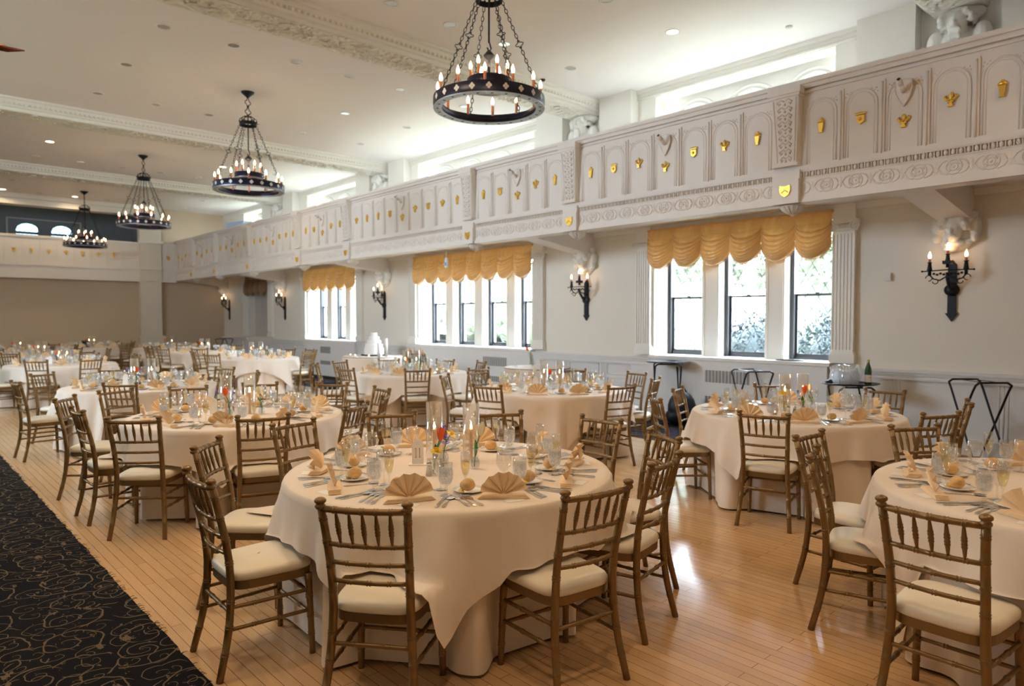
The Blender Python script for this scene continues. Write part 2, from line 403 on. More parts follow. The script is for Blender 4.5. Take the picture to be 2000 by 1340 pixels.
for bi, (a, b, n) in enumerate(BAYS):
    if n == 0:   # closed bay: panelled blank
        mb = MB(); mb.box(XW + .22, XW + .32, a, b, 1.03, 2.98)
        for q in (a + .12, a + .62, a + 1.1): mb.box(XW + .19, XW + .22, q, q + .10, 1.1, 2.95)
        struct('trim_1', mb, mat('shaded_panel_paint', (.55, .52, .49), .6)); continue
    pitch = (b - a + (.30 if n == 3 else .28)) / n; mull = .30 if n == 3 else .28
    mb = MB()
    for i in range(n - 1):
        y1 = b - (i + 1) * pitch + mull; y0 = y1 - mull
        mb.box(XW + .22, XW + .60, y0, y1, 1.03, 2.98)
        mb.box(XW + .205, XW + .22, y0 + .02, y0 + .05, 1.05, 2.98); mb.box(XW + .205, XW + .22, y1 - .05, y1 - .02, 1.05, 2.98)
    mb.box(XW + .30, XW + .60, a - .12, a, .9, 3.2); mb.box(XW + .30, XW + .60, b, b + .12, .9, 3.2)
    mb.box(XW + .30, XW + .60, a - .12, b + .12, 2.98, 3.25); mb.box(XW + .30, XW + .60, a - .12, b + .12, .8, 1.03)
    struct('trim_%d' % (10 + bi), mb, plaster_white)
    struct('trim_%d' % (20 + bi), MB().box(XW - .12, XW + .5, a - .03, b + .03, .985, 1.035), plaster_white)   # sill
    for i in range(n):
        y1 = b - i * pitch; y0 = y1 - (pitch - mull); wn += 1
        root = bpy.data.objects.new('window_%d' % wn, None); COL.objects.link(root); root['kind'] = 'structure'
        X = XW + .47
        fr = MB(); F = .06
        fr.box(X - .07, X + .04, y0, y0 + F, 1.03, 2.98); fr.box(X - .07, X + .04, y1 - F, y1, 1.03, 2.98)
        fr.box(X - .03, X + .04, y0 + F, y1 - F, 1.03, 1.085); fr.box(X - .03, X + .04, y0 + F, y1 - F, 2.93, 2.98)
        fr.build('window_frame', framem, root)
        lo = MB(); lo.box(X - .015, X + .01, y0 + F, y0 + F + .03, 1.085, 2.0); lo.box(X - .015, X + .01, y1 - F - .03, y1 - F, 1.085, 2.0)
        lo.box(X - .015, X + .01, y0 + F, y1 - F, 1.085, 1.12); lo.box(X - .02, X + .01, y0 + F, y1 - F, 1.965, 2.0); lo.box(X - .035, X - .015, (y0 + y1) / 2 - .03, (y0 + y1) / 2 + .03, 1.995, 2.015)
        lo.build('sash', framem, root)
        g = MB(); g.add([(X, y0 + F, 1.08), (X, y1 - F, 1.08), (X, y1 - F, 2.95), (X, y0 + F, 2.95)], [(0, 1, 2, 3)]); g.build('glass', paneglass, root)
        if bi == 0:
            ld = MB(); leading(ld, X + .004, y0 + F + .03, y1 - F - .03, 1.12, 2.93); ld.build('lead_lattice', ledm, root)
    portal(XW + .62, (a + b) / 2, 2.0, 1.95, b - a, (0, R_(90), 0))
for bi, (a, b, n) in enumerate(UP):
    pitch = (b - a) / n; cs = [a + pitch * (i + .5) for i in range(n)]
    mb = MB(); arched_panel(mb, XW + .42, XW + .6, a - .1, b + .1, 3.2, 5.45, cs, .36, 4.78)
    struct('trim_%d' % (30 + bi), mb, plaster_white)
    arch = MB()
    for c in cs:
        for r, tt in ((.45, .03), (.39, .02)):
            arch.tube([(XW + .42, c + r * math.cos(PI * k / 20), 4.78 + r * math.sin(PI * k / 20)) for k in range(21)], tt, 6)
            arch.tube([(XW + .42, c + r, 3.45), (XW + .42, c + r, 4.78)], tt, 6); arch.tube([(XW + .42, c - r, 3.45), (XW + .42, c - r, 4.78)], tt, 6)
    struct('trim_%d' % (40 + bi), arch, plaster_white)
    for c in cs:
        wn += 1; root = bpy.data.objects.new('window_%d' % wn, None); COL.objects.link(root); root['kind'] = 'structure'
        X = XW + .52; fr = MB()
        pts = [(X, c - .34, 3.4)] + [(X, c - .34 * math.cos(PI * k / 16), 4.78 + .34 * math.sin(PI * k / 16)) for k in range(17)] + [(X, c + .34, 3.4)]
        fr.tube(pts, .022, 6); fr.tube([(X, c - .34, 4.3), (X, c + .34, 4.3)], .02, 6); fr.build('window_frame', framem, root)
        ld = MB(); leading(ld, X, c - .33, c + .33, 3.45, 5.1, .2, .3, .004, (c, 4.78, .33)); ld.build('lead_lattice', ledm, root)
        g = MB(); v = [(X, c - .35, 3.35)] + [(X, c - .35 * math.cos(PI * k / 16), 4.78 + .35 * math.sin(PI * k / 16)) for k in range(17)] + [(X, c + .35, 3.35)]
        g.add(v, [tuple(range(len(v)))]); g.build('glass', paneglass, root)
    portal(XW + .64, (a + b) / 2, 4.3, 1.7, b - a, (0, R_(90), 0))
# other walls
LW = [(9.74, 13.66)]
mb = MB(); wall_x(mb, XL - .25, XL, YN, 31, 0, ZC + .3, [(a, b, 3.45, 5.29) for a, b in LW]); struct('wall_left', mb, plaster)
for a, b in LW:
    wn += 1; root = bpy.data.objects.new('window_%d' % wn, None); COL.objects.link(root); root['kind'] = 'structure'
    n = round((b - a) / .98); fr = MB()
    for k in range(n + 1): y = a + (b - a) * k / n; fr.box(XL - .2, XL - .12, y - .05, y + .05, 3.45, 5.29)
    fr.box(XL - .2, XL - .12, a, b, 4.3, 4.36); fr.build('window_frame', plaster_white, root)
    g = MB(); g.add([(XL - .16, a, 3.45), (XL - .16, b, 3.45), (XL - .16, b, 5.29), (XL - .16, a, 5.29)], [(0, 1, 2, 3)]); g.build('glass', paneglass, root)
    portal(XL - .3, (a + b) / 2, 4.37, 1.84, b - a, (0, R_(-90), 0))
struct('wall_back', MB().box(XL, XW + .6, YN - .15, YN, 0, ZC + .3), plaster)
mb = MB(); mb.box(XL, XW, YE, YE + .2, 0, 3.0); mb.box(7.34, XW, YE, YE + .2, 3.0, ZC)
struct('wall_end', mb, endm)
# dark gallery room beyond the end balcony
GX = [(3.70, 4.36), (4.74, 5.38)]; GY = 29.5
mb = MB()
es = [XL, 3.70, 4.36, 4.74, 5.38, 7.6]
for i in range(0, 6, 2): mb.box(es[i], es[i + 1], GY, GY + .2, 3.0, 5.6)
for x0, x1 in GX:
    mb.box(x0, x1, GY, GY + .2, 3.0, 3.9); c = (x0 + x1) / 2; hw = (x1 - x0) / 2; N = 16; v = []
    for k in range(N + 1): a = PI * k / N; v += [(c + hw * math.cos(a), GY, 4.78 + .22 * math.sin(a)), (c + hw * math.cos(a), GY, 5.6)]
    mb.add(v, [(2 * k, 2 * k + 1, 2 * k + 3, 2 * k + 2) for k in range(N)])
mb.box(7.34, 7.6, YE + .2, GY, 3.0, 5.6)
struct('wall_gallery', mb, darkend)
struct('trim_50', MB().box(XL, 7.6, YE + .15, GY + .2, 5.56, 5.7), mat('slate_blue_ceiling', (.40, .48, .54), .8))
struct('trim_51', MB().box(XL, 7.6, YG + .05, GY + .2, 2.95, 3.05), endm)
mb = MB(); mb.box(XL, 7.34, YG - .12, YG + .35, 5.14, 5.46); mb.box(XL, 7.34, YG - .20, YG - .12, 5.32, 5.46); struct('trim_52', mb, plaster)
mb = MB(); mb.box(3.45, 5.65, GY - .06, GY - .002, 5.12, 5.16); mb.box(5.62, 5.67, GY - .06, GY - .002, 3.0, 5.16); mb.box(3.42, 3.47, GY - .06, GY - .002, 3.0, 5.16); struct('trim_53', mb, plaster_white)
for x0, x1 in GX:
    wn += 1; c = (x0 + x1) / 2; hw = (x1 - x0) / 2; root = bpy.data.objects.new('window_%d' % wn, None); COL.objects.link(root); root['kind'] = 'structure'
    fr = MB(); fr.box(x0, x1, GY + .02, GY + .06, 4.62, 4.70)
    fr.tube([(c + hw * math.cos(PI * k / 16), GY, 4.78 + .22 * math.sin(PI * k / 16)) for k in range(17)], .02, 6); fr.build('window_frame', framem, root)
    ld = MB()
    for k in range(-6, 8):
        for s in (1, -1):
            p = []
            for i in range(41):
                z = 3.9 + 1.1 * i / 40; x = x0 + k * .13 + s * (z - 3.9) / 1.6
                if x0 < x < x1 and (z < 4.78 or ((x - c) / hw) ** 2 + ((z - 4.78) / .22) ** 2 < 1): p.append((x, GY + .05, z))
            if len(p) > 1: ld.tube([p[0], p[-1]], .005, 4, smooth=False)
    ld.build('lead_lattice', ledm, root)
    g = MB(); g.add([(x0, GY + .07, 3.9), (x1, GY + .07, 3.9), (x1, GY + .07, 5.02), (x0, GY + .07, 5.02)], [(0, 1, 2, 3)]); g.build('glass', dimglass, root)
    portal(c, GY + .3, 4.4, x1 - x0, 1.1, (R_(-90), 0, 0))
# pillar between hall and gallery, with a panelled plinth
mb = MB(); mb.box(6.68, 7.34, YG - .10, YE, 0, ZC); mb.box(6.62, 7.42, YG - .16, YE, .98, 1.05); mb.box(6.64, 7.38, YG - .13, YE, 0, .98)
mb.box(6.70, 7.32, YG - .14, YG - .12, 2.95, 3.35); mb.box(6.64, 7.38, YG - .17, YG - .08, 3.30, 3.36); mb.box(6.62, 7.40, YG - .18, YG - .08, 4.2, 4.3)
struct('trim_54', mb, mat('pillar_cream_paint', (.74, .68, .58), .7))

# panelling, chair rail, baseboard, pilasters, radiator grilles
mb = MB(); x = XW - .02
mb.box(x, XW, YN, YE, .19, .88)
struct('trim_60', mb, panelm)
mb = MB()
for d, z0, z1 in ((.10, .955, .99), (.075, .92, .955), (.05, .885, .92), (.06, .86, .885)): 
    segs = []; ys = [YN]; 
    for a, b, n in BAYS: ys += [a - .02, b + .02]
    ys.append(YE)
    for i in range(0, len(ys), 2): mb.box(XW - d, XW, ys[i], ys[i + 1], z0, z1)
struct('trim_61', mb, panelm)
mb = MB(); mb.box(XW - .045, XW, YN, YE, 0, .17); mb.box(XW - .055, XW, YN, YE, .17, .19); struct('baseboard_right', mb, panelm)
mb = MB(); bars = []
for y in (1.0, 1.95, 3.1, 7.9, 8.8, 14.2, 15.1, 16.1, 20.2, 21.2, 24.3, 25.3):
    for k in range(3): mb.tube([(XW - .022, y + k * .045, .2), (XW - .022, y + k * .045, .86)], .009, 6)
for y0, y1 in ((7.35, 7.85), (8.05, 8.75), (8.95, 9.55), (14.3, 15.0), (15.3, 16.0), (19.7, 20.6), (21.3, 22.0), (24.4, 25.6)):
    for z0, z1 in ((.25, .60), (.66, .83)):
        p = [(XW - .024, y0, z0), (XW - .024, y1, z0), (XW - .024, y1, z1), (XW - .024, y0, z1)]
        mb.tube(p, .008, 6, closed=True)
struct('trim_62', mb, panelm)
for i, (a, b, n) in enumerate(BAYS[:3]):
    root = empty('radiator_cover', (XW - .07, (a + b) / 2, 0), 0, ['white radiator cover with two slotted grilles under the nearest window', 'white radiator cover under the middle four-light window', 'white radiator cover under the third window from the camera'][i], 'radiator cover', None)
    h = (b - a) / 2
    m = MB(); m.box(-.04, .045, -h, h, 0, .98); m.box(-.046, -.04, -h, -h + .01, .02, .97)
    m.build('casing', panelm, root)
    for z0, z1, nm in ((.655, .84, 'u'), (.33, .44, 'l')):
        yc = .05 if i == 0 else (-.9 if i == 1 else .2); wdt = .75 if i < 2 else .6
        m = MB(); ns = 13
        for k in range(ns):
            y = yc - wdt / 2 + wdt * k / ns; m.box(-.047, -.041, y, y + wdt / ns * .68, z0, z1)
        m.build('grille', grillm, root)
caps = []
for a, b, n in BAYS: caps += [(a - .34, a - .01), (b + .01, b + .34)]
for i, (y0, y1) in enumerate(caps):
    mb = MB(); d = .07; yc = (y0 + y1) / 2
    mb.box(XW - d, XW, y0 + .03, y1 - .03, 1.16, 2.80)
    nf = 6; fw = (y1 - y0 - .06) / nf
    for k in range(nf + 1): 
        y = y0 + .03 + fw * k; mb.box(XW - d - .014, XW - d, y - .010, y + .010, 1.22, 2.76)
    mb.box(XW - d - .03, XW, y0 - .0, y1 + .0, 1.04, 1.16); mb.box(XW - d - .015, XW, y0 + .015, y1 - .015, 1.16, 1.19)
    mb.box(XW - d - .02, XW, y0 + .01, y1 - .01, 2.80, 2.84); mb.box(XW - d - .035, XW, y0 - .02, y1 + .02, 2.90, 2.95)
    for s in (-1, 1):
        yy = yc + s * .145
        for r, t in ((.058, .012), (.030, .012)):
            mb.tube([(XW - d - .03, yy + r * math.cos(q * PI / 8), 2.865 + r * math.sin(q * PI / 8)) for q in range(16)], t, 5, closed=True)
        mb.ball((XW - d - .03, yy, 2.865), .018, 8)
    for k in range(-3, 4): mb.ball((XW - d - .025, yc + k * .026, 2.865), .017, 6, (1, 1, 1.5))
    mb.box(XW - d - .005, XW, y0 + .02, y1 - .02, 2.95, 3.16)
    struct('trim_%d' % (70 + i), mb, plaster_white)
# ---------------------------------------------------------------- upper piers, cornice, beams
piers = []
mb = MB()
for yb in BEAMS:
    for s in (-1, 1):
        c = yb + s * .78; mb.box(XW - .21, XW, c - .34, c + .34, 3.3, ZC)
struct('trim_90', mb, plaster)
mb = MB()
for a, b, n in UP:
    for d, z0, z1 in ((.05, 5.40, 5.46), (.02, 5.34, 5.40), (.035, 5.30, 5.33)): mb.box(XW - d, XW, a - .35, b + .35, z0, z1)
struct('trim_91', mb, plaster)
for i, yb in enumerate(BEAMS):
    mb = MB(); hw = .42
    prof = [(-hw, ZC), (-hw, ZC - .035), (-hw + .03, ZC - .05), (-hw + .04, ZC - .09), (-hw + .09, ZC - .12), (-hw + .10, ZC - .15), (-hw + .14, ZC - .16), (-hw + .15, ZC - .21)]
    prof = prof + [(-a, z) for a, z in reversed(prof)]
    mb.prism([(yb + a, z) for a, z in prof], XL, XW - .0, 'x')
    yy = yb - hw + .065
    k = XL
    while k < XW - .2: mb.ball((k, yb - hw + .065, ZC - .10), .026, 6, (1.2, 1, 1)); k += .075
    struct('trim_%d' % (92 + i), mb, plaster)
    # carved soffit band with a running vine
    rb = MB(); zb = ZC - .212; x = XL + .3; L = .27
    rb.box(XL, XW - .3, yb - .26, yb + .26, zb - .006, zb)
    sgn = 1
    while x < XW - .5:
        cy_ = yb + sgn * .06
        pts = [(x + (.15 - .013 * q) * math.cos(q * .55 * sgn + PI * .5 * sgn), cy_ + (.15 - .013 * q) * math.sin(q * .55 * sgn + PI * .5 * sgn), zb - .012) for q in range(11)]
        rb.tube(pts, [.014] * 8 + [.018, .024, .028], 5)
        for q in range(7):
            a = random.uniform(0, 2 * PI); r = random.uniform(.10, .21)
            px, py = x + r * math.cos(a), yb + sgn * .03 + r * math.sin(a)
            if abs(py - yb) < .24: rb.add([(-.045, 0, 0), (0, -.018, -.016), (.05, 0, -.004), (0, .018, -.016), (0, 0, -.024)], [(0, 1, 4), (1, 2, 4), (2, 3, 4), (3, 0, 4)], True, T_(px, py, zb - .004) @ Rz(random.uniform(0, 6.3)))
        x += L; sgn = -sgn
    struct('trim_%d' % (97 + i), rb, relief)

# ---------------------------------------------------------------- sculpted corbels
def baked_blobs(blobs, voxel, m, name):
    mb = MB()
    for c, r, sc in blobs: mb.ball(c, r, 12, sc)
    me = mb.mesh(name, m); o = bpy.data.objects.new(name, me); COL.objects.link(o)
    md = o.modifiers.new('r', 'REMESH'); md.mode = 'VOXEL'; md.voxel_size = voxel; md.use_smooth_shade = True
    sm = o.modifiers.new('s', 'SMOOTH'); sm.iterations = 2
    dg = bpy.context.evaluated_depsgraph_get(); me2 = bpy.data.meshes.new_from_object(o.evaluated_get(dg))
    bpy.data.objects.remove(o); me2.name = name
    for vv in me2.vertices: vv.co.x = min(vv.co.x, -.002)
    if not me2.materials: me2.materials.append(m)
    return me2
rnd = random.Random(3)
bl = [((-.17, 0, -.14), .12, (.85, .8, 1.1)), ((-.09, 0, -.02), .16, (1, 1.2, .6)), ((-.27, 0, -.16), .030, (1, .8, 1.3)), ((-.255, 0, -.21), .035, (.8, 1.2, .6)), ((-.25, -.045, -.13), .026, (1, 1, .7)), ((-.25, .045, -.13), .026, (1, 1, .7)),
      ((-.05, -.19, -.10), .09, (1, .8, 1.3)), ((-.05, .19, -.10), .09, (1, .8, 1.3)), ((-.08, -.20, -.22), .06, (1, .8, 1)), ((-.08, .20, -.22), .06, (1, .8, 1)),
      ((-.10, 0, -.29), .085, (1, 1.4, .6)), ((-.06, .05, -.35), .07, (1, 1.2, .7)), ((-.04, 0, .05), .16, (.8, 1.4, .5)), ((-.07, -.12, -.28), .05, (1, 1.2, .8)), ((-.02, 0, -.2), .16, (.5, 1.3, 1.2))]
for k in range(34):
    a = rnd.uniform(-.25, PI + .25); rr = .125
    bl.append(((-.17 + rnd.uniform(-.08, .05), rr * math.cos(a) * 1.05, -.10 + rr * math.sin(a) * .85), rnd.uniform(.028, .040), (1, 1, 1)))
cherub = baked_blobs(bl, .011, plaster_white, 'carved_corbel')
for i, y in enumerate(BEAMS + [25.9]):
    lab = ['carved white cherub head corbel above the rightmost wall sconce', 'carved white corbel between the nearest and middle windows', 'carved white corbel between the middle and third windows', 'carved white corbel between third window and the dark blank bay', 'small carved corbel above the sconce in the far corner'][i]
    link('corbel', cherub, None, (XW, y, 2.82), 0, lab, 'corbel')
bl = [((-.20, 0, .02), .13, (.9, .85, 1.15)), ((-.32, 0, .0), .03, (1, .8, 1.2)), ((-.30, 0, -.07), .05, (.9, 1, 1)), ((-.05, 0, -.22), .24, (.8, 1.1, 1)), ((-.12, -.24, -.15), .11, (1, .9, 1.4)), ((-.12, .24, -.15), .11, (1, .9, 1.4)),
      ((-.26, -.18, -.33), .07, (1.4, 1, .8)), ((-.26, .18, -.33), .07, (1.4, 1, .8)), ((-.34, 0, -.38), .07, (1, 1.6, .7)), ((-.05, 0, .15), .2, (1, 1.3, .5)), ((-.10, 0, -.5), .2, (.8, 1.2, 1)), ((-.28, .08, -.45), .06, (1, 1, 1.2)), ((-.3, -.1, -.5), .06, (1, 1, 1.2))]
for k in range(40):
    a = rnd.uniform(-.3, PI + .3); bl.append(((-.18 + rnd.uniform(-.10, .09), .14 * math.cos(a) * 1.1, .04 + .14 * math.sin(a) * .9), rnd.uniform(.03, .045), (1, 1, 1)))
for k in range(12): bl.append(((-.31 + rnd.uniform(-.02, .03), rnd.uniform(-.06, .06), -.09 - rnd.uniform(0, .09)), .028, (1, 1, 1.3)))
figure = baked_blobs(bl, .014, plaster_white, 'carved_figure')
for i, y in enumerate(BEAMS):
    lab = ['bearded white figure carving under the nearest ceiling beam at top right', 'white figure carving under the second beam behind the nearest chandelier', 'white figure carving under the third ceiling beam', 'small white figure carving under the farthest ceiling beam'][i]
    link('carved_figure', figure, None, (XW, y, 5.06), 0, lab, 'carving')

# ---------------------------------------------------------------- balcony
bal = MB(); bal.box(XB + .03, XW, YN, YE, 3.16, 3.30); bal.box(XB + .02, XB + .22, YN, YG + .1, 2.965, 3.3)
struct('trim_101', bal, gallery_paint)
mb = MB(); mb.box(XB + .02, XB + .10, YN, YG + .02, 3.3, 4.28)
mb.box(XB - .01, XB + .14, YN, YG, 4.20, 4.225); mb.box(XB - .025, XB + .16, YN, YG, 4.245, 4.285); mb.box(XB - .05, XB + .18, YN, YG, 4.295, 4.345); mb.box(XB - .02, XB + .15, YN, YG, 4.285, 4.295)
mb.box(XB, XB + .03, YN, YG, 3.33, 3.39); mb.box(XB - .015, XB + .03, YN, YG, 2.965, 3.0); mb.box(XB - .005, XB + .03, YN, YG, 3.0, 3.03); mb.box(XB - .02, XB + .03, YN, YG, 3.315, 3.335)
struct('trim_102', mb, gallery_paint)
KEYS = [(1.18, 1.50), (3.62, 3.95), (7.02, 7.32), (9.47, 9.77), (13.80, 14.10), (16.22, 16.52), (19.35, 19.65), (21.95, 22.25), (24.05, 24.35)]
NP = [5, 7, 5, 9, 5, 7, 5, 4, 4]
NP = [5, 7, 5, 9, 5, 7, 5, 4]
spans = [(KEYS[i][1], KEYS[i + 1][0], NP[i]) for i in range(8)] + [(KEYS[-1][1], YG - .05, 4)]
def emblem(kind, s=1.0):
    m = MB(); d = .012
    def disc(y, z, r, rz=None, n=10): m.prism([(y + r * math.cos(2 * PI * k / n), z + (rz or r) * math.sin(2 * PI * k / n)) for k in range(n)], -d, .004, 'x')
    if kind == 0:   # vase of flowers
        m.prism([(-.022, .02), (-.018, -.02), (-.010, -.05), (-.022, -.06), (.022, -.06), (.010, -.05), (.018, -.02), (.022, .02)], -d, .004, 'x')
        m.ball((0, 0, .035), .022, 8, (.6, 1.3, .8)); m.ball((0, -.02, .03), .012, 6); m.ball((0, .02, .03), .012, 6); m.ball((0, 0, .052), .012, 6)
    elif kind == 1:  # crowned shield
        m.prism([(-.03, .015), (-.03, -.035), (0, -.055), (.03, -.035), (.03, .015)], -d, .004, 'x'); m.ball((-.006, 0, -.015), .016, 8)
        for k in range(-3, 4): m.ball((0, k * .013, .032 + .006 * (3 - abs(k)) / 3), .008, 6)
        m.prism([(-.036, .022), (-.036, .030), (.036, .030), (.036, .022)], -d, .004, 'x')
    else:           # fleur
        m.ball((0, 0, .02), .016, 8, (.6, 1, 2)); m.tube([(0, -.005, -.01), (0, -.03, .0), (0, -.042, .02), (0, -.03, .03)], [.010, .012, .010, .006], 6); m.tube([(0, .005, -.01), (0, .03, .0), (0, .042, .02), (0, .03, .03)], [.010, .012, .010, .006], 6)
        m.prism([(-.022, -.015), (-.022, -.025), (.022, -.025), (.022, -.015)], -d, .004, 'x'); m.prism([(-.008, -.02), (-.018, -.055), (.018, -.055), (.008, -.02)], -d, .004, 'x')
    return m.mesh('gilt_emblem', gold)
EMB = [emblem(k) for k in range(3)]
ORD = ['nearest', 'second', 'third', 'fourth', 'fifth', 'sixth', 'seventh', 'eighth', 'ninth']
BAYN = ['balcony bay at right edge', 'balcony bay above nearest window', 'balcony bay between nearest windows', 'balcony bay above middle window', 'balcony bay left of middle window', 'balcony bay above third window', 'balcony bay past third window', 'second last balcony bay', 'last balcony bay by the corner']
def spotlight(mx, kind_label):
    root = link('shield_mount', None, None, None, None, kind_label, 'shield')
    root.matrix_world = mx
    m = MB(); m.prism([(-.075, .11), (-.082, .03), (-.06, -.05), (0, -.15), (.06, -.05), (.082, .03), (.075, .11), (0, .125)], -.018, 0, 'x'); m.tube([(-.018, a, b) for a, b in ((-.075, .11), (-.082, .03), (-.06, -.05), (0, -.15), (.06, -.05), (.082, .03), (.075, .11), (0, .125))], .006, 5, closed=True); m.build('shield', gallery_paint, root)
    m = MB(); m.tube([(-.02, 0, .0), (-.06, 0, .02), (-.10, 0, .05)], [.022, .026, .022], 10); m.tube([(-.10, 0, .05), (-.17, 0, .09)], [.026, .024], 10)
    m.build('lamp_stub', gallery_paint, root)
    m = MB(); m.tube([(-.169, 0, .0895), (-.173, 0, .092)], [.018, .018], 10); m.build('dark_opening', blackm, root)
    return root
pm = MB(); em = []
for si, (y0, y1, n) in enumerate(spans):
    if y1 - y0 < .3: continue
    p = (y1 - y0) / n
    for k in range(n + 1):
        y = y0 + p * k; 
        if 0 < k < n: pm.box(XB + .004, XB + .035, y - .030, y + .030, 3.37, 4.15); pm.tube([(XB + .002, y, 3.38), (XB + .002, y, 4.13)], .012, 8)
    for k in range(n):
        c = y0 + p * (k + .5); hw = p / 2 - .05; zs = 4.09 - hw
        for h, t in ((hw, .013), (hw - .03, .007)):
            pts = [(XB + .022, c - h, 3.39), (XB + .022, c - h, zs)] + [(XB + .022, c - h * math.cos(PI * q / 12), zs + (h + .01) * math.sin(PI * q / 12)) for q in range(1, 12)] + [(XB + .022, c + h, zs), (XB + .022, c + h, 3.39)]
            pm.tube(pts, t, 5)
        for s in (-1, 1):   # spandrel leaf
            for q in range(3): pm.ball((XB + .022, c + s * (hw - .012 - .022 * q), 4.085 - .02 * (2 - q) * (q != 0)), .011, 6)
            pm.ball((XB + .022, c + s * (hw - .0), 4.05), .010, 6)
        kind = (0, 2, 1, 2, 2, 1, 0)[k % 7] if n >= 7 else (0, 2, 2, 1, 0)[k % 5]
        mid = (k == n // 2)
        z = 3.74 if mid else 3.80
        sc = 1.15
        o = link('gilt_emblem', EMB[kind], None, (XB + .012, c, z - .06 * mid), 0, '%s, %s panel from near end, %s' % (['small gilt vase emblem', 'gilt crowned shield emblem', 'gilt fleur emblem'][kind], ORD[k], BAYN[si]), 'emblem', 'gilt emblems on the balcony front')
        o.scale = (sc * 1.4, sc * 1.15, sc * 1.15)
        if mid and y1 > 3 and si < 8: spotlight(T_(XB + .012, c, 3.97), 'white shield with stub lamp, ' + BAYN[si])
struct('trim_103', pm, gallery_paint)
# egg and dart, frieze ornament
eg = MB(); y = -1.0
while y < YG - .05:
    eg.ball((XB - .002, y, 3.277), .030, 6, (.75, .62, 1.05)); eg.box(XB - .014, XB + .01, y + .029, y + .037, 3.25, 3.31); y += .066
eg.box(XB + .0, XB + .02, YN, YG, 3.235, 3.25); eg.box(XB - .02, XB + .02, YN, YG, 3.305, 3.318)
struct('trim_104', eg, gallery_paint)
fz = MB(); fz.box(XB + .012, XB + .03, YN, YG, 3.03, 3.235)
y = -1.0; k = 0; X = XB + .010
while y < YG - .2:
    if k % 2 == 0:
        fz.tube([(X, y + .07 * math.cos(q * PI / 8), 3.133 + .07 * math.sin(q * PI / 8)) for q in range(16)], .009, 5, closed=True)
        fz.tube([(X, y + .035 * math.cos(q * PI / 5), 3.133 + .035 * math.sin(q * PI / 5)) for q in range(10)], .007, 5, closed=True); fz.ball((X, y, 3.133), .014, 6)
    else:
        for s in (-1, 1):
            for u in (-1, 1):
                fz.tube([(X, y + s * .02, 3.133), (X, y + s * .05, 3.133 + u * .05), (X, y + s * .10, 3.133 + u * .07), (X, y + s * .125, 3.133 + u * .035), (X, y + s * .10, 3.133 + u * .022)], [.007, .009, .008, .008, .010], 5)
        fz.add([(X, y, 3.20), (X, y + .03, 3.133), (X, y, 3.07), (X, y - .03, 3.133), (X - .014, y, 3.133)], [(0, 1, 4), (1, 2, 4), (2, 3, 4), (3, 0, 4)])
    y += .155; k += 1
struct('trim_105', fz, gallery_paint)
# keystone consoles, coats of arms, pendants
KL = ['at the top right', 'nearest, left of top right bay', 'beside the nearest window', 'right of the middle window', 'left of the middle window', 'right of the third window', 'left of the third window', 'second from the far corner', 'nearest the far corner']
for i, (a, b) in enumerate(KEYS):
    c = (a + b) / 2; hw = (b - a) / 2; m = MB(); d = .10
    m.add([(XB - d, c - hw, 4.2), (XB - d, c + hw, 4.2), (XB - d * .45, c + hw * .72, 3.42), (XB - d * .45, c - hw * .72, 3.42), (XB + .02, c - hw, 4.2), (XB + .02, c + hw, 4.2), (XB + .02, c + hw * .9, 3.42), (XB + .02, c - hw * .9, 3.42)],
          [(0, 1, 2, 3), (0, 3, 7, 4), (1, 5, 6, 2), (0, 4, 5, 1), (3, 2, 6, 7)])
    m.box(XB - d - .03, XB + .03, a - .03, b + .03, 4.2, 4.27); m.box(XB - d - .015, XB + .03, a - .015, b + .015, 4.17, 4.2); m.box(XB - .08, XB + .03, a + .01, b - .01, 3.39, 3.425)
    m.box(XB - .05, XB + .03, a + .0, b - .0, 3.235, 3.335); m.box(XB - .055, XB + .03, a + .01, b - .01, 2.965, 3.24)
    o = struct('trim_%d' % (110 + i), m, gallery_paint)
    r = MB()
    for q in range(9):
        z = 4.12 - q * .08; f = 1 - .28 * q / 9; xx = lerp(XB - d, XB - d * .45, (4.2 - z) / .78) - .004
        for s in (-1, 1):
            r.tube([(xx, c, z), (xx, c + s * .045 * f, z + .03), (xx, c + s * .09 * f, z), (xx, c + s * .07 * f, z - .03), (xx, c + s * .05 * f, z - .01)], .008, 5)
        r.ball((xx, c, z - .03), .013, 6)
    for s in (-1, 1): r.tube([(XB - d - .003, c + s * (hw - .03), 4.15), (XB - d * .45 - .003, c + s * (hw * .72 - .02), 3.45)], .006, 5)
    r.build('carving', gallery_paint, o)
    if i > 0:
        g = MB(); g.prism([(-.062, .062), (-.066, 0), (-.045, -.05), (0, -.075), (.045, -.05), (.066, 0), (.062, .062), (.02, .05), (-.02, .05)], -.014, .004, 'x')
        g.tube([(-.016, -.04, -.025), (-.018, 0, .005), (-.016, .04, -.025)], .006, 5); g.prism([(-.055, .02), (-.055, .03), (.055, .03), (.055, .02)], -.018, -.01, 'x')
        g.build('coat_of_arms', gold, None, (XB - .055, c, 3.115), 0, label='gilt coat of arms under the balcony keystone ' + KL[i], cat='coat of arms')
        p = MB(); p.lathe([(.001, -.13), (.02, -.12), (.028, -.10), (.07, -.075), (.11, -.04), (.13, -.012), (.13, 0)], 20)
        for q in range(14): an = 2 * PI * q / 14; p.tube([(.03 * math.cos(an), .03 * math.sin(an), -.105), (.09 * math.cos(an), .09 * math.sin(an), -.062), (.128 * math.cos(an), .128 * math.sin(an), -.02)], [.006, .012, .016], 5)
        p.build('pendant', gallery_paint, None, (XB + .14, c, 2.965), 0, label='scalloped white plaster pendant under the balcony keystone ' + KL[i], cat='pendant')
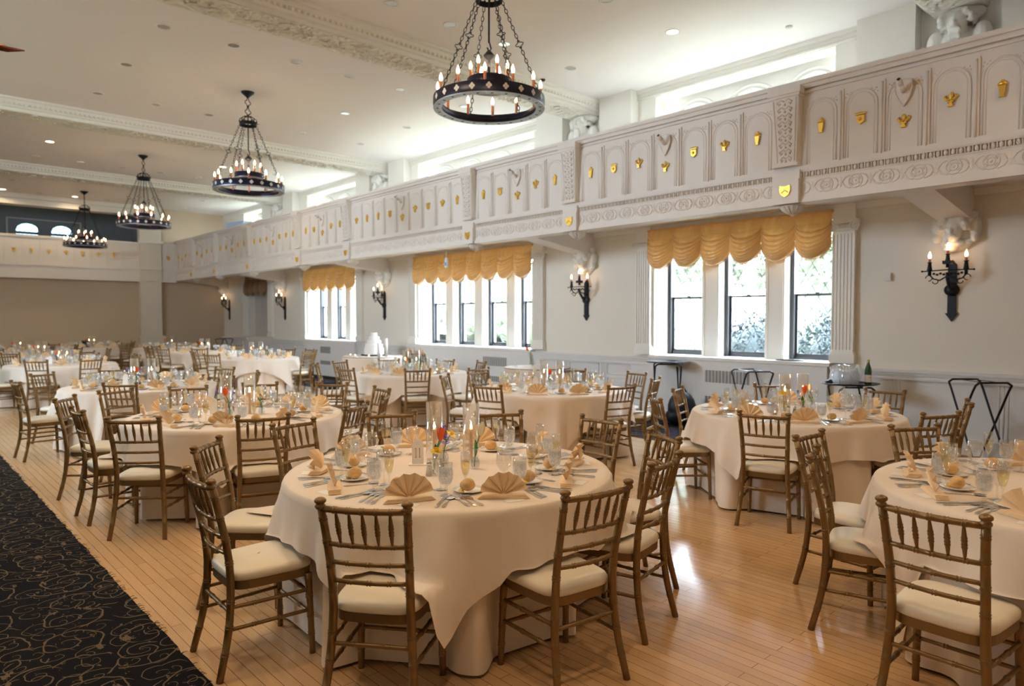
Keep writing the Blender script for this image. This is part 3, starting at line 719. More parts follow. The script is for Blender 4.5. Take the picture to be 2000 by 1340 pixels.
# sloping brackets under the balcony
for i, y in enumerate(BEAMS + [25.9]):
    m = MB(); m.prism([(XB + .2, 3.18), (XB + .2, 2.975), (XW - .12, 2.80), (XW, 2.80), (XW, 3.18)], y - .17, y + .17, 'y')
    struct('trim_%d' % (130 + i), m, gallery_paint)
struct('trim_140', MB().box(XW - .05, XW, YN, YE, 3.08, 3.16), plaster_white)

# end gallery front
mb = MB(); mb.box(XL, XB + .03, YG, YG + .12, 3.3, 4.2); mb.box(XL, XB + .1, YG, YE, 2.955, 3.3)
mb.box(XL, XB, YG - .03, YG + .15, 4.17, 4.235); mb.box(XL, XB, YG - .02, YG, 3.29, 3.36); mb.box(XL, XB, YG - .015, YG, 2.955, 3.0); mb.box(XL, XB, YG - .02, YG, 2.9, 2.96)
x = 7.8; xs = [7.78, 7.42]; q = 6.6
while q > XL: xs.append(q); q -= .455
for x in xs: mb.box(x - .02, x + .02, YG - .014, YG, 3.36, 4.12)
struct('trim_150', mb, gallery_paint)
for k in range(10):
    x = 6.6 - .455 * (k + .5) if k else 7.6
    kind = (1, 0, 2, 1, 2, 2, 0, 1, 2, 0)[k]
    o = link('gilt_emblem', EMB[kind], None, (x, YG - .006, 3.76), PI / 2, '%s on the end gallery front, %s from the right corner' % (['small gilt vase emblem', 'gilt crowned shield emblem', 'gilt fleur emblem'][kind], (ORD + ['tenth'])[k]), 'emblem', 'gilt emblems on the end gallery')
    o.scale = (1.5, 1.3, 1.3)
    if k in (2, 8): spotlight(T_(x, YG - .006, 3.98) @ Rz(PI / 2), 'white shield with stub lamp on end gallery, ' + ('right one' if k == 2 else 'left one'))
MB().box(-.12, .12, -.45, .45, 0, .42).box(-.14, -.12, -.40, .40, .04, .38).build('screen_box', bluebox, None, (8.9, 23.0, 4.40), R_(15), label='pale blue box leaning behind the far end of the balcony rail', cat='box')
MB().box(-.05, .05, -.05, .05, 0, 1.10).build('box_stand', darkend, None, (8.9, 23.0, 3.30), 0, label='dark stand holding the pale blue box on the balcony', cat='stand')

# ---------------------------------------------------------------- valances
def valance(y0, y1, n, lab, satin=satin, fringe=fringe):
    root = empty('window_valance', (XW - .10, (y0 + y1) / 2, 3.08), 0, lab, 'valance', None)
    m = MB(); W = (y1 - y0) / n; NU, NV = 24, 104; H = .52
    for k in range(n):
        v = []; f = []
        for j in range(NV + 1):
            t = j / NV
            for i in range(NU + 1):
                u = i / NU; s = 4 * u * (1 - u)
                y = -(y1 - y0) / 2 + W * (k + u)
                drop = t * (H + .13 * (s ** .8))
                tt = t
                sag = .15 * s * t
                z = -t * .43 - (s ** .75) * (.20 * t ** 1.1 + .13 * math.sin(PI * t) * min(1, t * 4))
                wv = max(0, tt - .12)
                ph = (tt - .06 * (1 - s)) * 10.5
                fold = .050 * (1 - 2 * abs(math.sin(ph * PI)) ** .8) * min(1, wv * 4) * (.3 + .7 * s)
                bul = -.10 * s * math.sin(PI * min(1, t * .9)) ** .8
                pinch = .012 * math.sin(i * 1.7 + j * .9) * (1 - s) * t
                v.append((bul + fold - .004 + pinch - .012 * (1 - t) * s * math.sin(u * 25), y, z + .022 * math.sin(ph * 2 * PI) * min(1, wv * 3) * (.4 + .6 * s)))
        for j in range(NV):
            for i in range(NU): a = j * (NU + 1) + i; f.append((a, a + 1, a + NU + 2, a + NU + 1))
        m.add(v, f, True)
    m.build('swag_cloth', satin, root)
    fr = MB()
    for k in range(n):
        for i in range(26):
            u = (i + .5) / 26; s = 4 * u * (1 - u); y = -(y1 - y0) / 2 + W * (k + u); z = -.43 - .20 * (s ** .75)
            fr.tube([(-.004, y, z + .005), (-.006, y, z - .035)], [.004, .006], 4)
        pts = [(-.006, -(y1 - y0) / 2 + W * (k + i / 16), -.43 - .20 * ((4 * i / 16 * (1 - i / 16)) ** .75 if 0 < i < 16 else 0)) for i in range(17)]
        fr.tube(pts, .007, 5)
    fr.build('bead_fringe', fringe, root)
    b = MB(); b.box(-.01, .09, -(y1 - y0) / 2 - .01, (y1 - y0) / 2 + .01, -.015, .02); b.build('mounting_board', satin, root)
    return root
valance(3.94, 6.94, 6, 'gold satin swagged valance with bead fringe over the nearest window')
valance(9.70, 13.74, 8, 'gold swagged valance with eight swags over the middle window')
valance(16.45, 19.45, 6, 'gold swagged valance over the third window from the camera')
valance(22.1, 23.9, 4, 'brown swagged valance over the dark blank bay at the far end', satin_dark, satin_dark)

# ---------------------------------------------------------------- sconces
def make_sconce():
    root = empty('wall_sconce', (0, 0, 0))
    m = MB(); m.prism([(-.045, .22), (-.045, -.36), (-.07, -.36), (0, -.46), (.07, -.36), (.045, -.36), (.045, .22), (0, .28)], -.03, 0, 'x'); m.ball((-.03, 0, -.08), .085, 12, (.5, 1, .9)); m.build('back_plate', blackm, root)
    m = MB(); m.tube([(-.03, 0, -.08), (-.12, 0, -.05), (-.20, 0, .04), (-.22, 0, .12)], [.026, .022, .02, .018], 8)
    for s in (-1, 1):
        m.tube([(-.22, 0, .08), (-.21, s * .08, .03), (-.20, s * .15, .05), (-.20, s * .20, .11)], .009, 6)
        m.tube([(-.20 + 0, s * (.20 + .035 * math.cos(q * .6)), .06 + .035 * math.sin(q * .6)) for q in range(9)], .006, 5)
        m.tube([(-.20, s * (.13 + .03 * math.cos(-q * .6)), .02 + .03 * math.sin(-q * .6)) for q in range(9)], .006, 5)
        for q in range(4): m.ball((-.205, s * (.04 + .035 * q), .10 + .012 * (q % 2)), .018, 6, (.5, 1, .8))
    m.tube([(-.21, -.27, .145), (-.22, 0, .152), (-.21, .27, .145)], .008, 6); m.ball((-.21, -.27, .145), .013, 6); m.ball((-.21, .27, .145), .013, 6)
    m.build('scroll_arm', blackm, root)
    for y, z in ((-.19, .15), (.19, .15), (0, .24)):
        h = MB(); h.lathe([(.02, -.06), (.018, 0), (.03, .005), (.024, .04), (.018, .09), (.028, .095), (.028, .1)], 12)
        if z > .2: h.box(-.045, .045, -.045, .045, -.02, .02)
        q = h.build('candle_cup', blackm, root, (-.21, y, z))
        s = MB(); s.lathe([(.013, 0), (.013, .045)], 10); s.build('candle_sleeve', copper, q, (0, 0, .1))
        bmesh_ = MB(); bmesh_.lathe([(.010, 0), (.018, .02), (.019, .035), (.012, .06), (.004, .082), (.001, .088)], 12); bmesh_.build('bulb', bulbm, q, (0, 0, .145))
    return root
sc = make_sconce(); register(sc)
SL = ['black wrought iron three-candle sconce at the right edge below the cherub corbel', 'black iron sconce between the nearest and middle windows', 'black iron sconce between the middle and third windows', 'black iron sconce between third window and the dark blank bay', 'black iron sconce glowing on the wall by the far corner']
for i, y in enumerate((2.54, 8.36, 15.15, 20.95, 25.6)):
    if i == 0: sc.location = (XW, y, 2.06); tag(sc, SL[0], 'wall lamp', 'wall sconces'); root = sc
    else: root = copy_tree(sc, None, (XW, y, 2.06), 0, SL[i]); tag(root, SL[i], 'wall lamp')
    l = bpy.data.lights.new('sconce_glow', 'POINT'); l.energy = 1.6; l.color = (1, .50, .22); l.shadow_soft_size = .018
    o = bpy.data.objects.new('sconce_glow', l); COL.objects.link(o); o.location = (XW - .21, y, 2.06 + .385)

# ---------------------------------------------------------------- chandeliers
def chain(mb, p, q, ll=.055, r=.0042, quat=None):
    p, q = Vector(p), Vector(q); d = q - p; L = d.length; n = max(2, int(L / (ll * .78))); dirv = d.normalized()
    a = dirv.orthogonal().normalized(); b = dirv.cross(a)
    for i in range(n):
        c = p + d * ((i + .5) / n); s = a if i % 2 else b
        if quat and abs((i + .5) / n - quat) < .5 / n + 1e-6:
            mb.tube([c + dirv * (.032 * (1 + .35 * math.cos(4 * t)) * math.cos(t)) + s * (.032 * (1 + .35 * math.cos(4 * t)) * math.sin(t)) for t in [2 * PI * k / 20 for k in range(20)]], r * 1.1, 5, closed=True); continue
        mb.tube([c + dirv * (ll / 2 * math.cos(t)) + s * (ll * .26 * math.sin(t)) for t in [2 * PI * k / 8 for k in range(8)]], r, 4, closed=True)
def ring_band(mb, r, z0, z1, t=.006, n=64):
    mb.lathe([(r, z0), (r, z1), (r - t, z1), (r - t, z0), (r, z0)], n, caps=False)
def make_chandelier():
    root = empty('chandelier', (0, 0, 0))        # origin at ceiling, hangs down
    top = ZC
    m = MB(); m.lathe([(.11, 0), (.10, -.02), (.04, -.07), (.012, -.10)], 16); m.build('ceiling_canopy', blackm, root)
    m = MB(); z = -.10
    for k in range(2):
        m.tube([(.05 * (1 + .3 * math.cos(4 * t)) * math.cos(t), 0, z - .07 + .06 * (1 + .3 * math.cos(4 * t)) * math.sin(t)) for t in [2 * PI * q / 24 for q in range(24)]], .007, 5, closed=True); z -= .13
        m.tube([(0, 0, z + .015), (0, 0, z - .03)], .012, 6); z -= .02
    m.build('hanging_link', blackm, root)
    m = MB(); ring_band(m, .14, -.545, -.49)
    for k in range(8):
        a = PI * k / 4; m.tube([(.14 * math.cos(a), .14 * math.sin(a), -.50), (.13 * math.cos(a), .13 * math.sin(a), -.44), (.07 * math.cos(a), .07 * math.sin(a), -.40), (.0, .0, -.39)], .007, 5)
        m.ball((.145 * math.cos(a + .39), .145 * math.sin(a + .39), -.485), .014, 6)
    m.build('crown', blackm, root)
    for k in range(6):
        m = MB(); a = PI / 3 * k + .2; chain(m, (.135 * math.cos(a), .135 * math.sin(a), -.545), (.55 * math.cos(a), .55 * math.sin(a), -1.53), quat=.42)
        m.build('chain', blackm, root)
    m = MB(); m.tube([(0, 0, -.40), (0, 0, -.95)], .010, 6); m.tube([(0, 0, -.93), (.03, 0, -1.0), (0, 0, -1.04), (-.025, 0, -1.0)], .008, 6); m.lathe([(.012, -1.02), (.045, -1.06), (.06, -1.075), (.05, -1.09), (.015, -1.12), (.012, -1.36)], 12)
    m.build('centre_rod', blackm, root)
    # outer ring: bands + pierced bottom flange
    m = MB(); ring_band(m, .575, -1.60, -1.498); ring_band(m, .49, -1.60, -1.535)
    m.cur = 1; m.lathe([(.575, -1.60), (.575, -1.606), (.486, -1.606), (.486, -1.60)], 64, caps=False, smooth=False)
    m.build('ring', [ironblue, ironunder], root)
    m = MB()
    for k in range(22):
        a = 2 * PI * k / 22; M = Rz(a) @ T_(.5765, 0, -1.549)
        for dy, dz in ((.016, 0), (-.016, 0), (0, .017), (0, -.017)): m.lathe([(.0140, 0), (.0140, .002)], 10, M @ T_(0, dy, dz) @ Matrix.Rotation(PI / 2, 4, 'Y'), False)
    m.build('quatrefoil_piercing', mat('pierced_light', (.72, .70, .66), .5), root)
    m = MB()
    for k in range(24):
        a = 2 * PI * k / 24 + .13; M = Rz(a) @ T_(.531, 0, -1.6085) @ Rz(PI / 4)
        m.box(-.012, .012, -.012, .012, 0, .002, M)
        m.lathe([(.004, 0), (.004, .002)], 6, Rz(a + .13) @ T_(.531, 0, -1.6085))
    m.build('flange_piercing', blackm, root)
    m = MB(); ring_band(m, .225, -1.40, -1.315); ring_band(m, .15, -1.40, -1.36)
    m.cur = 1; m.lathe([(.225, -1.40), (.225, -1.405), (.148, -1.405), (.148, -1.40)], 48, caps=False, smooth=False)
    m.cur = 0
    for k in range(3): a = PI * k / 3; m.tube([(.15 * math.cos(a), .15 * math.sin(a), -1.39), (-.15 * math.cos(a), -.15 * math.sin(a), -1.39)], .008, 5)
    m.build('inner_ring', [ironblue, ironunder], root)
    sl = MB(); sl.lathe([(.014, 0), (.014, .19)], 10); sl = sl.mesh('candle_sleeve', copper)
    bb = MB(); bb.lathe([(.010, 0), (.017, .018), (.0185, .035), (.012, .06), (.004, .08), (.001, .085)], 12); bb = bb.mesh('bulb', bulbm)
    for n, r, z in ((12, .533, -1.598), (6, .19, -1.398)):
        for k in range(n):
            a = 2 * PI * k / n + .26; s = link('candle_sleeve', sl, root, (r * math.cos(a), r * math.sin(a), z)); link('bulb', bb, s, (0, 0, .19))
    return root
ch = make_chandelier(); register(ch)
CL = ['large round iron chandelier nearest the camera, its top cut off by the frame', 'second iron ring chandelier from the camera, whole chain visible', 'third iron ring chandelier, in front of the end gallery pillar', 'farthest iron ring chandelier, before the dark gallery windows']
for i, y in enumerate((5.48, 11.72, 17.9, 24.1, -.9)):
    if i == 0: ch.scale = (1, 1, 1.035); ch.location = (4.73, y, ZC); tag(ch, CL[0], 'chandelier', 'iron chandeliers'); 
    elif i < 4: o = copy_tree(ch, None, (4.73, y, ZC), .4 * i, CL[i]); tag(o, CL[i], 'chandelier')
    else: copy_tree(ch, None, (4.73, y, ZC), .4, 'unseen iron ring chandelier added behind the camera for warm fill')  # unseen repeat chandelier, added with its glow to warm the near tables
    l = bpy.data.lights.new('chandelier_glow', 'POINT'); l.energy = 9; l.color = WARM; l.shadow_soft_size = .03
    o = bpy.data.objects.new('chandelier_glow', l); COL.objects.link(o); o.location = (4.73, y, ZC - 1.24)

# ---------------------------------------------------------------- recessed downlights
dlt = MB(); dlt.lathe([(.098, 0), (.098, -.006), (.078, -.006), (.074, .0)], 24, caps=False); dlt = dlt.mesh('trim_ring', trimr)
dll = MB(); dll.lathe([(.001, -.0015), (.075, -.0015)], 24, caps=False); dl_un = dll.mesh('lamp_lens', unlit)
dll = MB(); dll.lathe([(.001, -.0015), (.075, -.0015)], 24, caps=False); dl_lit = dll.mesh('lamp_lens', litm)
lit = {(7.92, 5.43), (2.88, 16.05), (2.88, 17.85), (2.9, 25.3), (4.77, 25.3), (6.55, 16.05), (6.55, 17.85), (2.88, 5.43), (2.88, 3.62), (1.5, 3.62), (1.5, 5.43), (2.88, 7.26)}
cols = [2.88, 3.79, 4.71, 5.60, 6.55, 7.92]
rows = [(3.62, 1), (5.43, 0), (7.26, 1), (9.86, 1), (11.69, 0), (13.5, 1), (16.05, 1), (17.85, 0), (19.65, 1), (23.4, 0), (25.3, 1)]
cn = ['first', 'second', 'third', 'fourth', 'fifth', 'sixth']; rn = ['first', 'second', 'third', 'fourth', 'fifth', 'sixth', 'seventh', 'eighth', 'ninth', 'tenth', 'eleventh']
for ri, (y, full) in enumerate(rows):
    for ci, x in enumerate(cols):
        if not full and ci in (1, 2, 3): continue
        on = (x, y) in lit or (x == 2.88 and y == 25.3) or (x == 4.71 and y == 25.3)
        root = empty('recessed_downlight', (x, y, ZC - .001), 0, '%s round downlight, %s row from the camera, %s from the left' % ('lit warm' if on else 'unlit', rn[ri], cn[ci]), 'ceiling light', 'recessed ceiling downlights')
        link('trim_ring', dlt, root, (0, 0, 0)); link('lamp_lens', dl_lit if on else dl_un, root, (0, 0, 0))
for (x, y) in [(2.88, 5.43), (2.88, 3.62), (1.5, 2.2), (1.5, .6), (0.3, 4.2), (-.6, 1.6), (2.88, 16.05), (2.88, 17.85), (6.55, 16.05), (4.71, 25.3), (2.88, 25.3), (1.2, 6.8), (6.4, -.4), (4.2, -1.2)]:  # spots with no fixture are unseen warm fill added around the camera
    l = bpy.data.lights.new('downlight_and_fill_beam', 'AREA'); l.shape = 'DISK'; l.size = .15; l.energy = 13 if y < 8 else 6; l.color = (1, .72, .44); l.spread = R_(150)
    o = bpy.data.objects.new('downlight_and_fill_beam', l); COL.objects.link(o); o.location = (x, y, ZC - .012)
for i, (x, y, lb) in enumerate([(1.50, 9.3, 'small white ceiling disc at the top left corner'), (5.92, 9.0, 'small white detector disc on the ceiling left of nearest chandelier'), (8.9, 4.3, 'small white detector disc on the ceiling above the nearest window'), (7.95, 7.9, 'tiny dark sprinkler head on the ceiling right of nearest chandelier')]):
    m = MB(); m.lathe([(.045, 0), (.045, -.015), (.03, -.028), (.001, -.03)], 16); m.build('ceiling_detector', trimr if i < 3 else blackm, None, (x, y, ZC), 0, label=lb, cat='ceiling detector')

pl = MB(); pl.tube([(XL, 3.62, 2.80), (.30, 3.62, 2.775)], .013, 8)
for k in range(6): pl.tube([(.10 + .035 * k, 3.62, 2.776), (.12 + .035 * k, 3.62, 2.776)], .020 - .001 * k, 8)
pl.ball((.35, 3.62, 2.775), .034, 8, (1.2, 1, 1)); pl.tube([(.35, 3.62, 2.745), (.35, 3.62, 2.81)], .009, 6); pl.tube([(.38, 3.62, 2.775), (.44, 3.62, 2.768), (.50, 3.62, 2.778)], [.02, .012, .003], 6)
pl.build('ornamental_pole', bronze, label='brown ornamental pole tip poking in at the top left edge', cat='pole')

# ---------------------------------------------------------------- chair
def interp(pts, n):
    P = [Vector(p) for p in pts]; out = []
    m = len(P) - 1
    for i in range(n + 1):
        t = i / n * m; k = min(int(t), m - 1); u = t - k
        p0, p1, p2, p3 = P[max(k - 1, 0)], P[k], P[k + 1], P[min(k + 2, m)]
        out.append(.5 * ((2 * p1) + (p2 - p0) * u + (2 * p0 - 5 * p1 + 4 * p2 - p3) * u * u + (3 * p1 - p0 - 3 * p2 + p3) * u ** 3))
    return out
def bamboo(mb, pts, r, rings, n=8, taper=None, h=.0028, w=.0035):
    """rod along pts with doubled bamboo rings at fractions of its length"""
    base = interp(pts, 40); d = [0]
    for a, b in zip(base, base[1:]): d.append(d[-1] + (b - a).length)
    L = d[-1]
    def at(s):
        s = max(0, min(L, s))
        for i in range(len(d) - 1):
            if d[i + 1] >= s: u = (s - d[i]) / (d[i + 1] - d[i] + 1e-9); return base[i].lerp(base[i + 1], u)
        return base[-1]
    st = [(0, 0)] + [(L * k / 10, 0) for k in range(1, 10)] + [(L, 0)]
    for q in rings:
        for o in (-.006, .006):
            c = q * L + o; st += [(c - w, 0), (c, h), (c + w, 0)]
    st = sorted([s for s in st if 0 <= s[0] <= L])
    P = [at(s) for s, _ in st]; Rr = [(r if taper is None else taper(s / L) * r) + e for s, e in st]
    mb.tube(P, Rr, n)
def chair_parts():
    P = []
    zc = .455
    # seat cushion: rounded trapezoid, domed
    def outline(t, ins=0):
        pts = []
        for k in range(40):
            a = 2 * PI * k / 40; c, s = math.cos(a), math.sin(a); e = .42
            x = math.copysign(abs(c) ** e, c); y = math.copysign(abs(s) ** e, s)
            hw = lerp(.183, .210, (y + 1) / 2) - ins; pts.append((x * hw, y * (.200 - ins) + .01))
        return pts
    m = MB(); rows = [(.0, .006), (.008, 0), (.026, -.001), (.040, .006), (.048, .022), (.053, .06), (.056, .12), (.057, .19)]
    v = []; f = []
    for z, ins in rows: v += [(x, y, zc - .03 + z) for x, y in outline(0, ins)]
    for k in range(len(rows) - 1):
        for i in range(40): j = (i + 1) % 40; f.append((k * 40 + i, k * 40 + j, k * 40 + 40 + j, k * 40 + 40 + i))
    f.append(tuple(range(39, -1, -1))); f.append(tuple(range((len(rows) - 1) * 40, len(rows) * 40))); m.add(v, f, True)
    P.append(('seat_cushion', m, cushm))
    m = MB(); o = outline(0, .004); inn = outline(0, .04); v = [(x, y, z) for z in (zc - .068, zc - .03) for x, y in o] 
    f = [(i, (i + 1) % 40, 40 + (i + 1) % 40, 40 + i) for i in range(40)] + [tuple(range(39, -1, -1)), tuple(range(40, 80))]; m.add(v, f)
    P.append(('seat_frame', m, chairm))
    tp = lambda t: 1.0 - .12 * abs(t - .45) * 2
    for s in (-1, 1):
        m = MB(); bamboo(m, [(s * .197, -.255, 0), (s * .178, -.205, .22), (s * .165, -.190, .43), (s * .166, -.205, .60), (s * .172, -.240, .76), (s * .180, -.272, .895)], .0185, [.13, .26, .385, .58, .70, .82, .93], 10, tp)
        m.lathe([(.0165, -.012), (.0215, -.004), (.0215, .002), (.017, .007), (.017, .010), (.0235, .016), (.024, .024), (.019, .030), (.010, .034), (.001, .035)], 12, T_(s * .180, -.274, .888))
        P.append(('back_post', m, chairm))
    for s in (-1, 1):
        m = MB(); bamboo(m, [(s * .197, .185, 0), (s * .192, .178, .2), (s * .188, .170, .395)], .0175, [.25, .48, .72], 10, lambda t: .85 + .2 * t); P.append(('leg', m, chairm))
    def rail(x, y, z, bow, r, rings):
        m = MB(); bamboo(m, [(-x, y, z), (-x * .5, y - bow * .75, z), (0, y - bow, z), (x * .5, y - bow * .75, z), (x, y, z)], r, rings, 8); return m
    sx = [-.11, -.055, 0, .055, .11]
    P.append(('top_rail', rail(.178, -.270, .876, .022, .0135, [.18, .34, .5, .66, .82]), chairm))
    P.append(('back_rail', rail(.172, -.232, .725, .020, .0105, [.18, .34, .5, .66, .82]), chairm))
    P.append(('back_rail', rail(.168, -.213, .645, .020, .0100, [.25, .5, .75]), chairm))
    P.append(('back_rail', rail(.166, -.200, .565, .020, .0100, [.25, .5, .75]), chairm))
    for x in sx:
        b = .021 * (1 - (x / .178) ** 2)
        m = MB(); bamboo(m, [(x * 1.02, -.270 - b, .870), (x, -.250 - b, .80), (x * .98, -.232 - b * .95, .730)], .0085, [.42, .62], 8, lambda t: .45 + .75 * math.sin(PI * min(1, max(0, t))) ** .8, .0022); P.append(('spindle', m, chairm))
    for s in (-1, 1):
        for z, yb in ((.315, -.200), (.215, -.205)):
            m = MB(); q = lerp(.166, .176, (.43 - z) / .4); bamboo(m, [(s * q, yb, z), (s * .183, 0, z), (s * .192, .176, z)], .0095, [.3, .6], 8); P.append(('stretcher', m, chairm))
    m = MB(); bamboo(m, [(-.172, -.198, .30), (0, -.198, .30), (.172, -.198, .30)], .0095, [.3, .7], 8); P.append(('stretcher', m, chairm))
    for z in (.30, .20): m = MB(); bamboo(m, [(-.19, .177, z), (0, .177, z), (.19, .177, z)], .0095, [.3, .7], 8); P.append(('stretcher', m, chairm))
    return P
PARTS = chair_parts()
chair_me = [(n, m.mesh(n, mt)) for n, m, mt in PARTS]
whole = MB()
for n, m, mt in PARTS:
    o = len(whole.v); whole.v += m.v; whole.f += [[i + o for i in f] for f in m.f]; whole.sm += m.sm; whole.mi += [1 if n == 'seat_cushion' else 0] * len(m.f)
whole_me = whole.mesh('banquet_chair', [chairm, cushm])
chair0 = empty('banquet_chair', (0, 0, -50), 0, 'gold bamboo-style banquet chair', 'chair')
for n, me in chair_me: link(n, me, chair0)
register(chair0)
TABS = {'T1': (2.43, 3.16), 'T3': (6.26, 2.92), 'TR': (4.35, .57), 'TM': (6.12, 5.92), 'TL2': (2.39, 6.25), 'TC': (6.37, 9.34), 'TL3': (2.53, 9.8), 'TF1': (2.63, 15.6), 'TF2': (6.24, 15.2), 'TF3': (6.38, 18.9), 'TF4': (6.45, 22.2), 'TF5': (4.9, 24.5), 'TF6': (2.75, 22.5), 'TF7': (2.8, 19.1)}
TN = {'T1': 'foreground table 11', 'T3': 'table 5 by the window', 'TR': 'the right-edge table', 'TM': 'the table behind table 11', 'TL2': 'left row second table', 'TC': 'the table before the cake', 'TL3': 'left row third table',
      'TF1': 'left row fourth table', 'TF2': 'right row fourth table', 'TF3': 'right row fifth table', 'TF4': 'right row sixth table', 'TF5': 'the far end-wall table', 'TF6': 'left row sixth table', 'TF7': 'left row fifth table'}
CH = {
'T1':[(1.4, 2.38, 38), (2.27, 1.92, 82), (2.99, 2.1, 102), (3.63, 2.53, 154), (3.89, 3.26, -179), (3.56, 4.01, -117), (2.92, 4.54, -115), (2.15, 4.59, -75), (1.42, 4.17, -41), (1.09, 3.32, -2)],
'T3':[(5.29, 3.78, -39), (5.01, 2.58, 16), (6.19, 4.14, -71), (7.32, 3.68, -137), (7.58, 2.6, -174), (6.02, 1.66, 65), (7.02, 1.72, 109)],
'TR':[(5.18, 1.58, -122), (2.96, 0.84, -2), (3.76, 1.64, -72), (4.33, 1.92, -91)],
'TM':[(5.05, 5.75, 16), (6.0, 4.95, 76), (7.6, 5.74, 170), (6.98, 4.99, 110), (7.39, 6.71, -136), (5.39, 7.12, -53), (6.12, 7.32, -90)],
'TL2':[(2.94, 5.28, 120), (1.48, 5.64, 52), (1.22, 6.41, 2), (1.28, 7.47, -35), (2.17, 5.25, 72), (2.45, 7.76, -104), (3.19, 7.66, -110), (3.79, 7.12, -141), (3.9, 6.25, 173), (3.59, 5.69, 138), (1.8, 7.92, -68)],
'TC':[(7.64, 9.06, 163), (6.57, 7.85, 86), (5.1, 9.15, 10), (5.74, 8.23, 61), (5.89, 10.76, -68), (5.2, 10.25, -32), (6.81, 10.66, -121), (7.51, 9.91, -159)],
'TL3':[(3.84, 10.51, -155), (3.18, 8.66, 132), (1.18, 9.7, 6), (1.63, 11.0, -53), (2.05, 8.77, 51), (2.53, 11.26, -102), (3.85, 9.32, 160)],
'TF1':[(2.05, 14.46, 58), (2.87, 14.34, 104), (1.42, 15.18, 7), (3.8, 15.09, 144), (3.94, 15.7, 173), (3.33, 16.81, -120), (1.93, 16.81, -60)],
'TF2':[(5.31, 16.38, -40), (5.1, 15.78, -15), (5.09, 14.63, 33), (6.96, 14.14, 118), (7.43, 16.12, -144), (7.43, 14.72, 146), (7.7, 15.54, -173), (6.94, 16.41, -120)],
'TF3':[(5.55, 20.15, -48), (5.11, 19.05, 5), (5.88, 17.72, 61), (7.58, 19.8, -140), (5.17, 18.2, 30), (5.17, 19.6, -30)],
'TF4':[(6.45, 20.8, 90), (7.52, 21.3, 140), (5.13, 21.72, 20), (7.66, 22.9, -150)],
'TF5':[(5.77, 25.62, -137), (6.15, 24.79, -179), (3.83, 23.8, 37), (5.6, 23.29, 120)],
'TF6':[(3.23, 21.18, 110), (1.85, 21.43, 50), (4.15, 22.5, -180), (2.05, 23.71, -60)],
'TF7':[(2.11, 18.02, 54), (3.72, 20.29, -139), (3.5, 17.89, 120), (4.2, 19.1, -180), (2.1, 20.31, -60)],
}
YAW = R_(42.68); FW = Vector((math.sin(YAW), math.cos(YAW))); RT = Vector((math.cos(YAW), -math.sin(YAW)))
def view(x, y): d = x * FW.x + y * FW.y; return d, (x * RT.x + y * RT.y) / max(d, .2)
def ordinals(n):
    w_ = ['leftmost', 'second from left', 'third from left', 'fourth from left', 'fifth from left', 'sixth from left']
    if n == 1: return ['only one']
    if n == 2: return ['left one', 'right one']
    if n == 3: return ['leftmost', 'middle', 'rightmost']
    if n == 4: return ['leftmost', 'second from left', 'second from right', 'rightmost']
    if n == 5: return ['leftmost', 'second from left', 'middle', 'second from right', 'rightmost']
    return w_[:n - 1] + ['rightmost']
def name_places(pts, c):
    """near side / far side + order from the left in the picture"""
    dc, _ = view(*c); near = [i for i, p in enumerate(pts) if view(*p)[0] < dc]; far = [i for i in range(len(pts)) if i not in near]
    out = [None] * len(pts)
    for side, ids in (('near side', near), ('far side', far)):
        ids.sort(key=lambda i: view(*pts[i])[1])
        for i, o in zip(ids, ordinals(len(ids))): out[i] = side + ' ' + o
    return out
CHAIRS = {}
first = True
for t, lst in CH.items():
    names = name_places([(a, b) for a, b, c in lst], TABS[t]); CHAIRS[t] = []
    for (mx, my, fdeg), nm in zip(lst, names):
        cxx, cyy = TABS[t]; dd = math.hypot(mx - cxx, my - cyy)
        if dd < 1.22: mx, my = cxx + (mx - cxx) * 1.22 / dd, cyy + (my - cyy) * 1.22 / dd
        f = R_(fdeg); fx, fy = math.cos(f), math.sin(f)
        x, y = mx + .27 * fx, my + .27 * fy; rz = f - PI / 2
        CHAIRS[t].append((x, y, fx, fy))
        lab = 'gold chair with ivory seat, %s of %s' % (nm, TN[t])
        if view(x, y)[0] > 12:
            o = link('banquet_chair', whole_me, None, (x, y, 0), rz, lab, 'chair', 'gold banquet chairs')
        elif first: chair0.location = (x, y, 0); chair0.rotation_euler = (0, 0, rz); tag(chair0, lab, 'chair', 'gold banquet chairs'); first = False
        else: copy_tree(chair0, None, (x, y, 0), rz, lab, 'gold banquet chairs')
for x, y, a, lab in ((8.75, 12.45, -60, 'gold banquet chair beside the radiator under the middle window, left one'), (8.7, 11.75, -120, 'gold banquet chair beside the radiator under the middle window, right one')):
    copy_tree(chair0, None, (x, y, 0), R_(a), lab, 'gold banquet chairs')

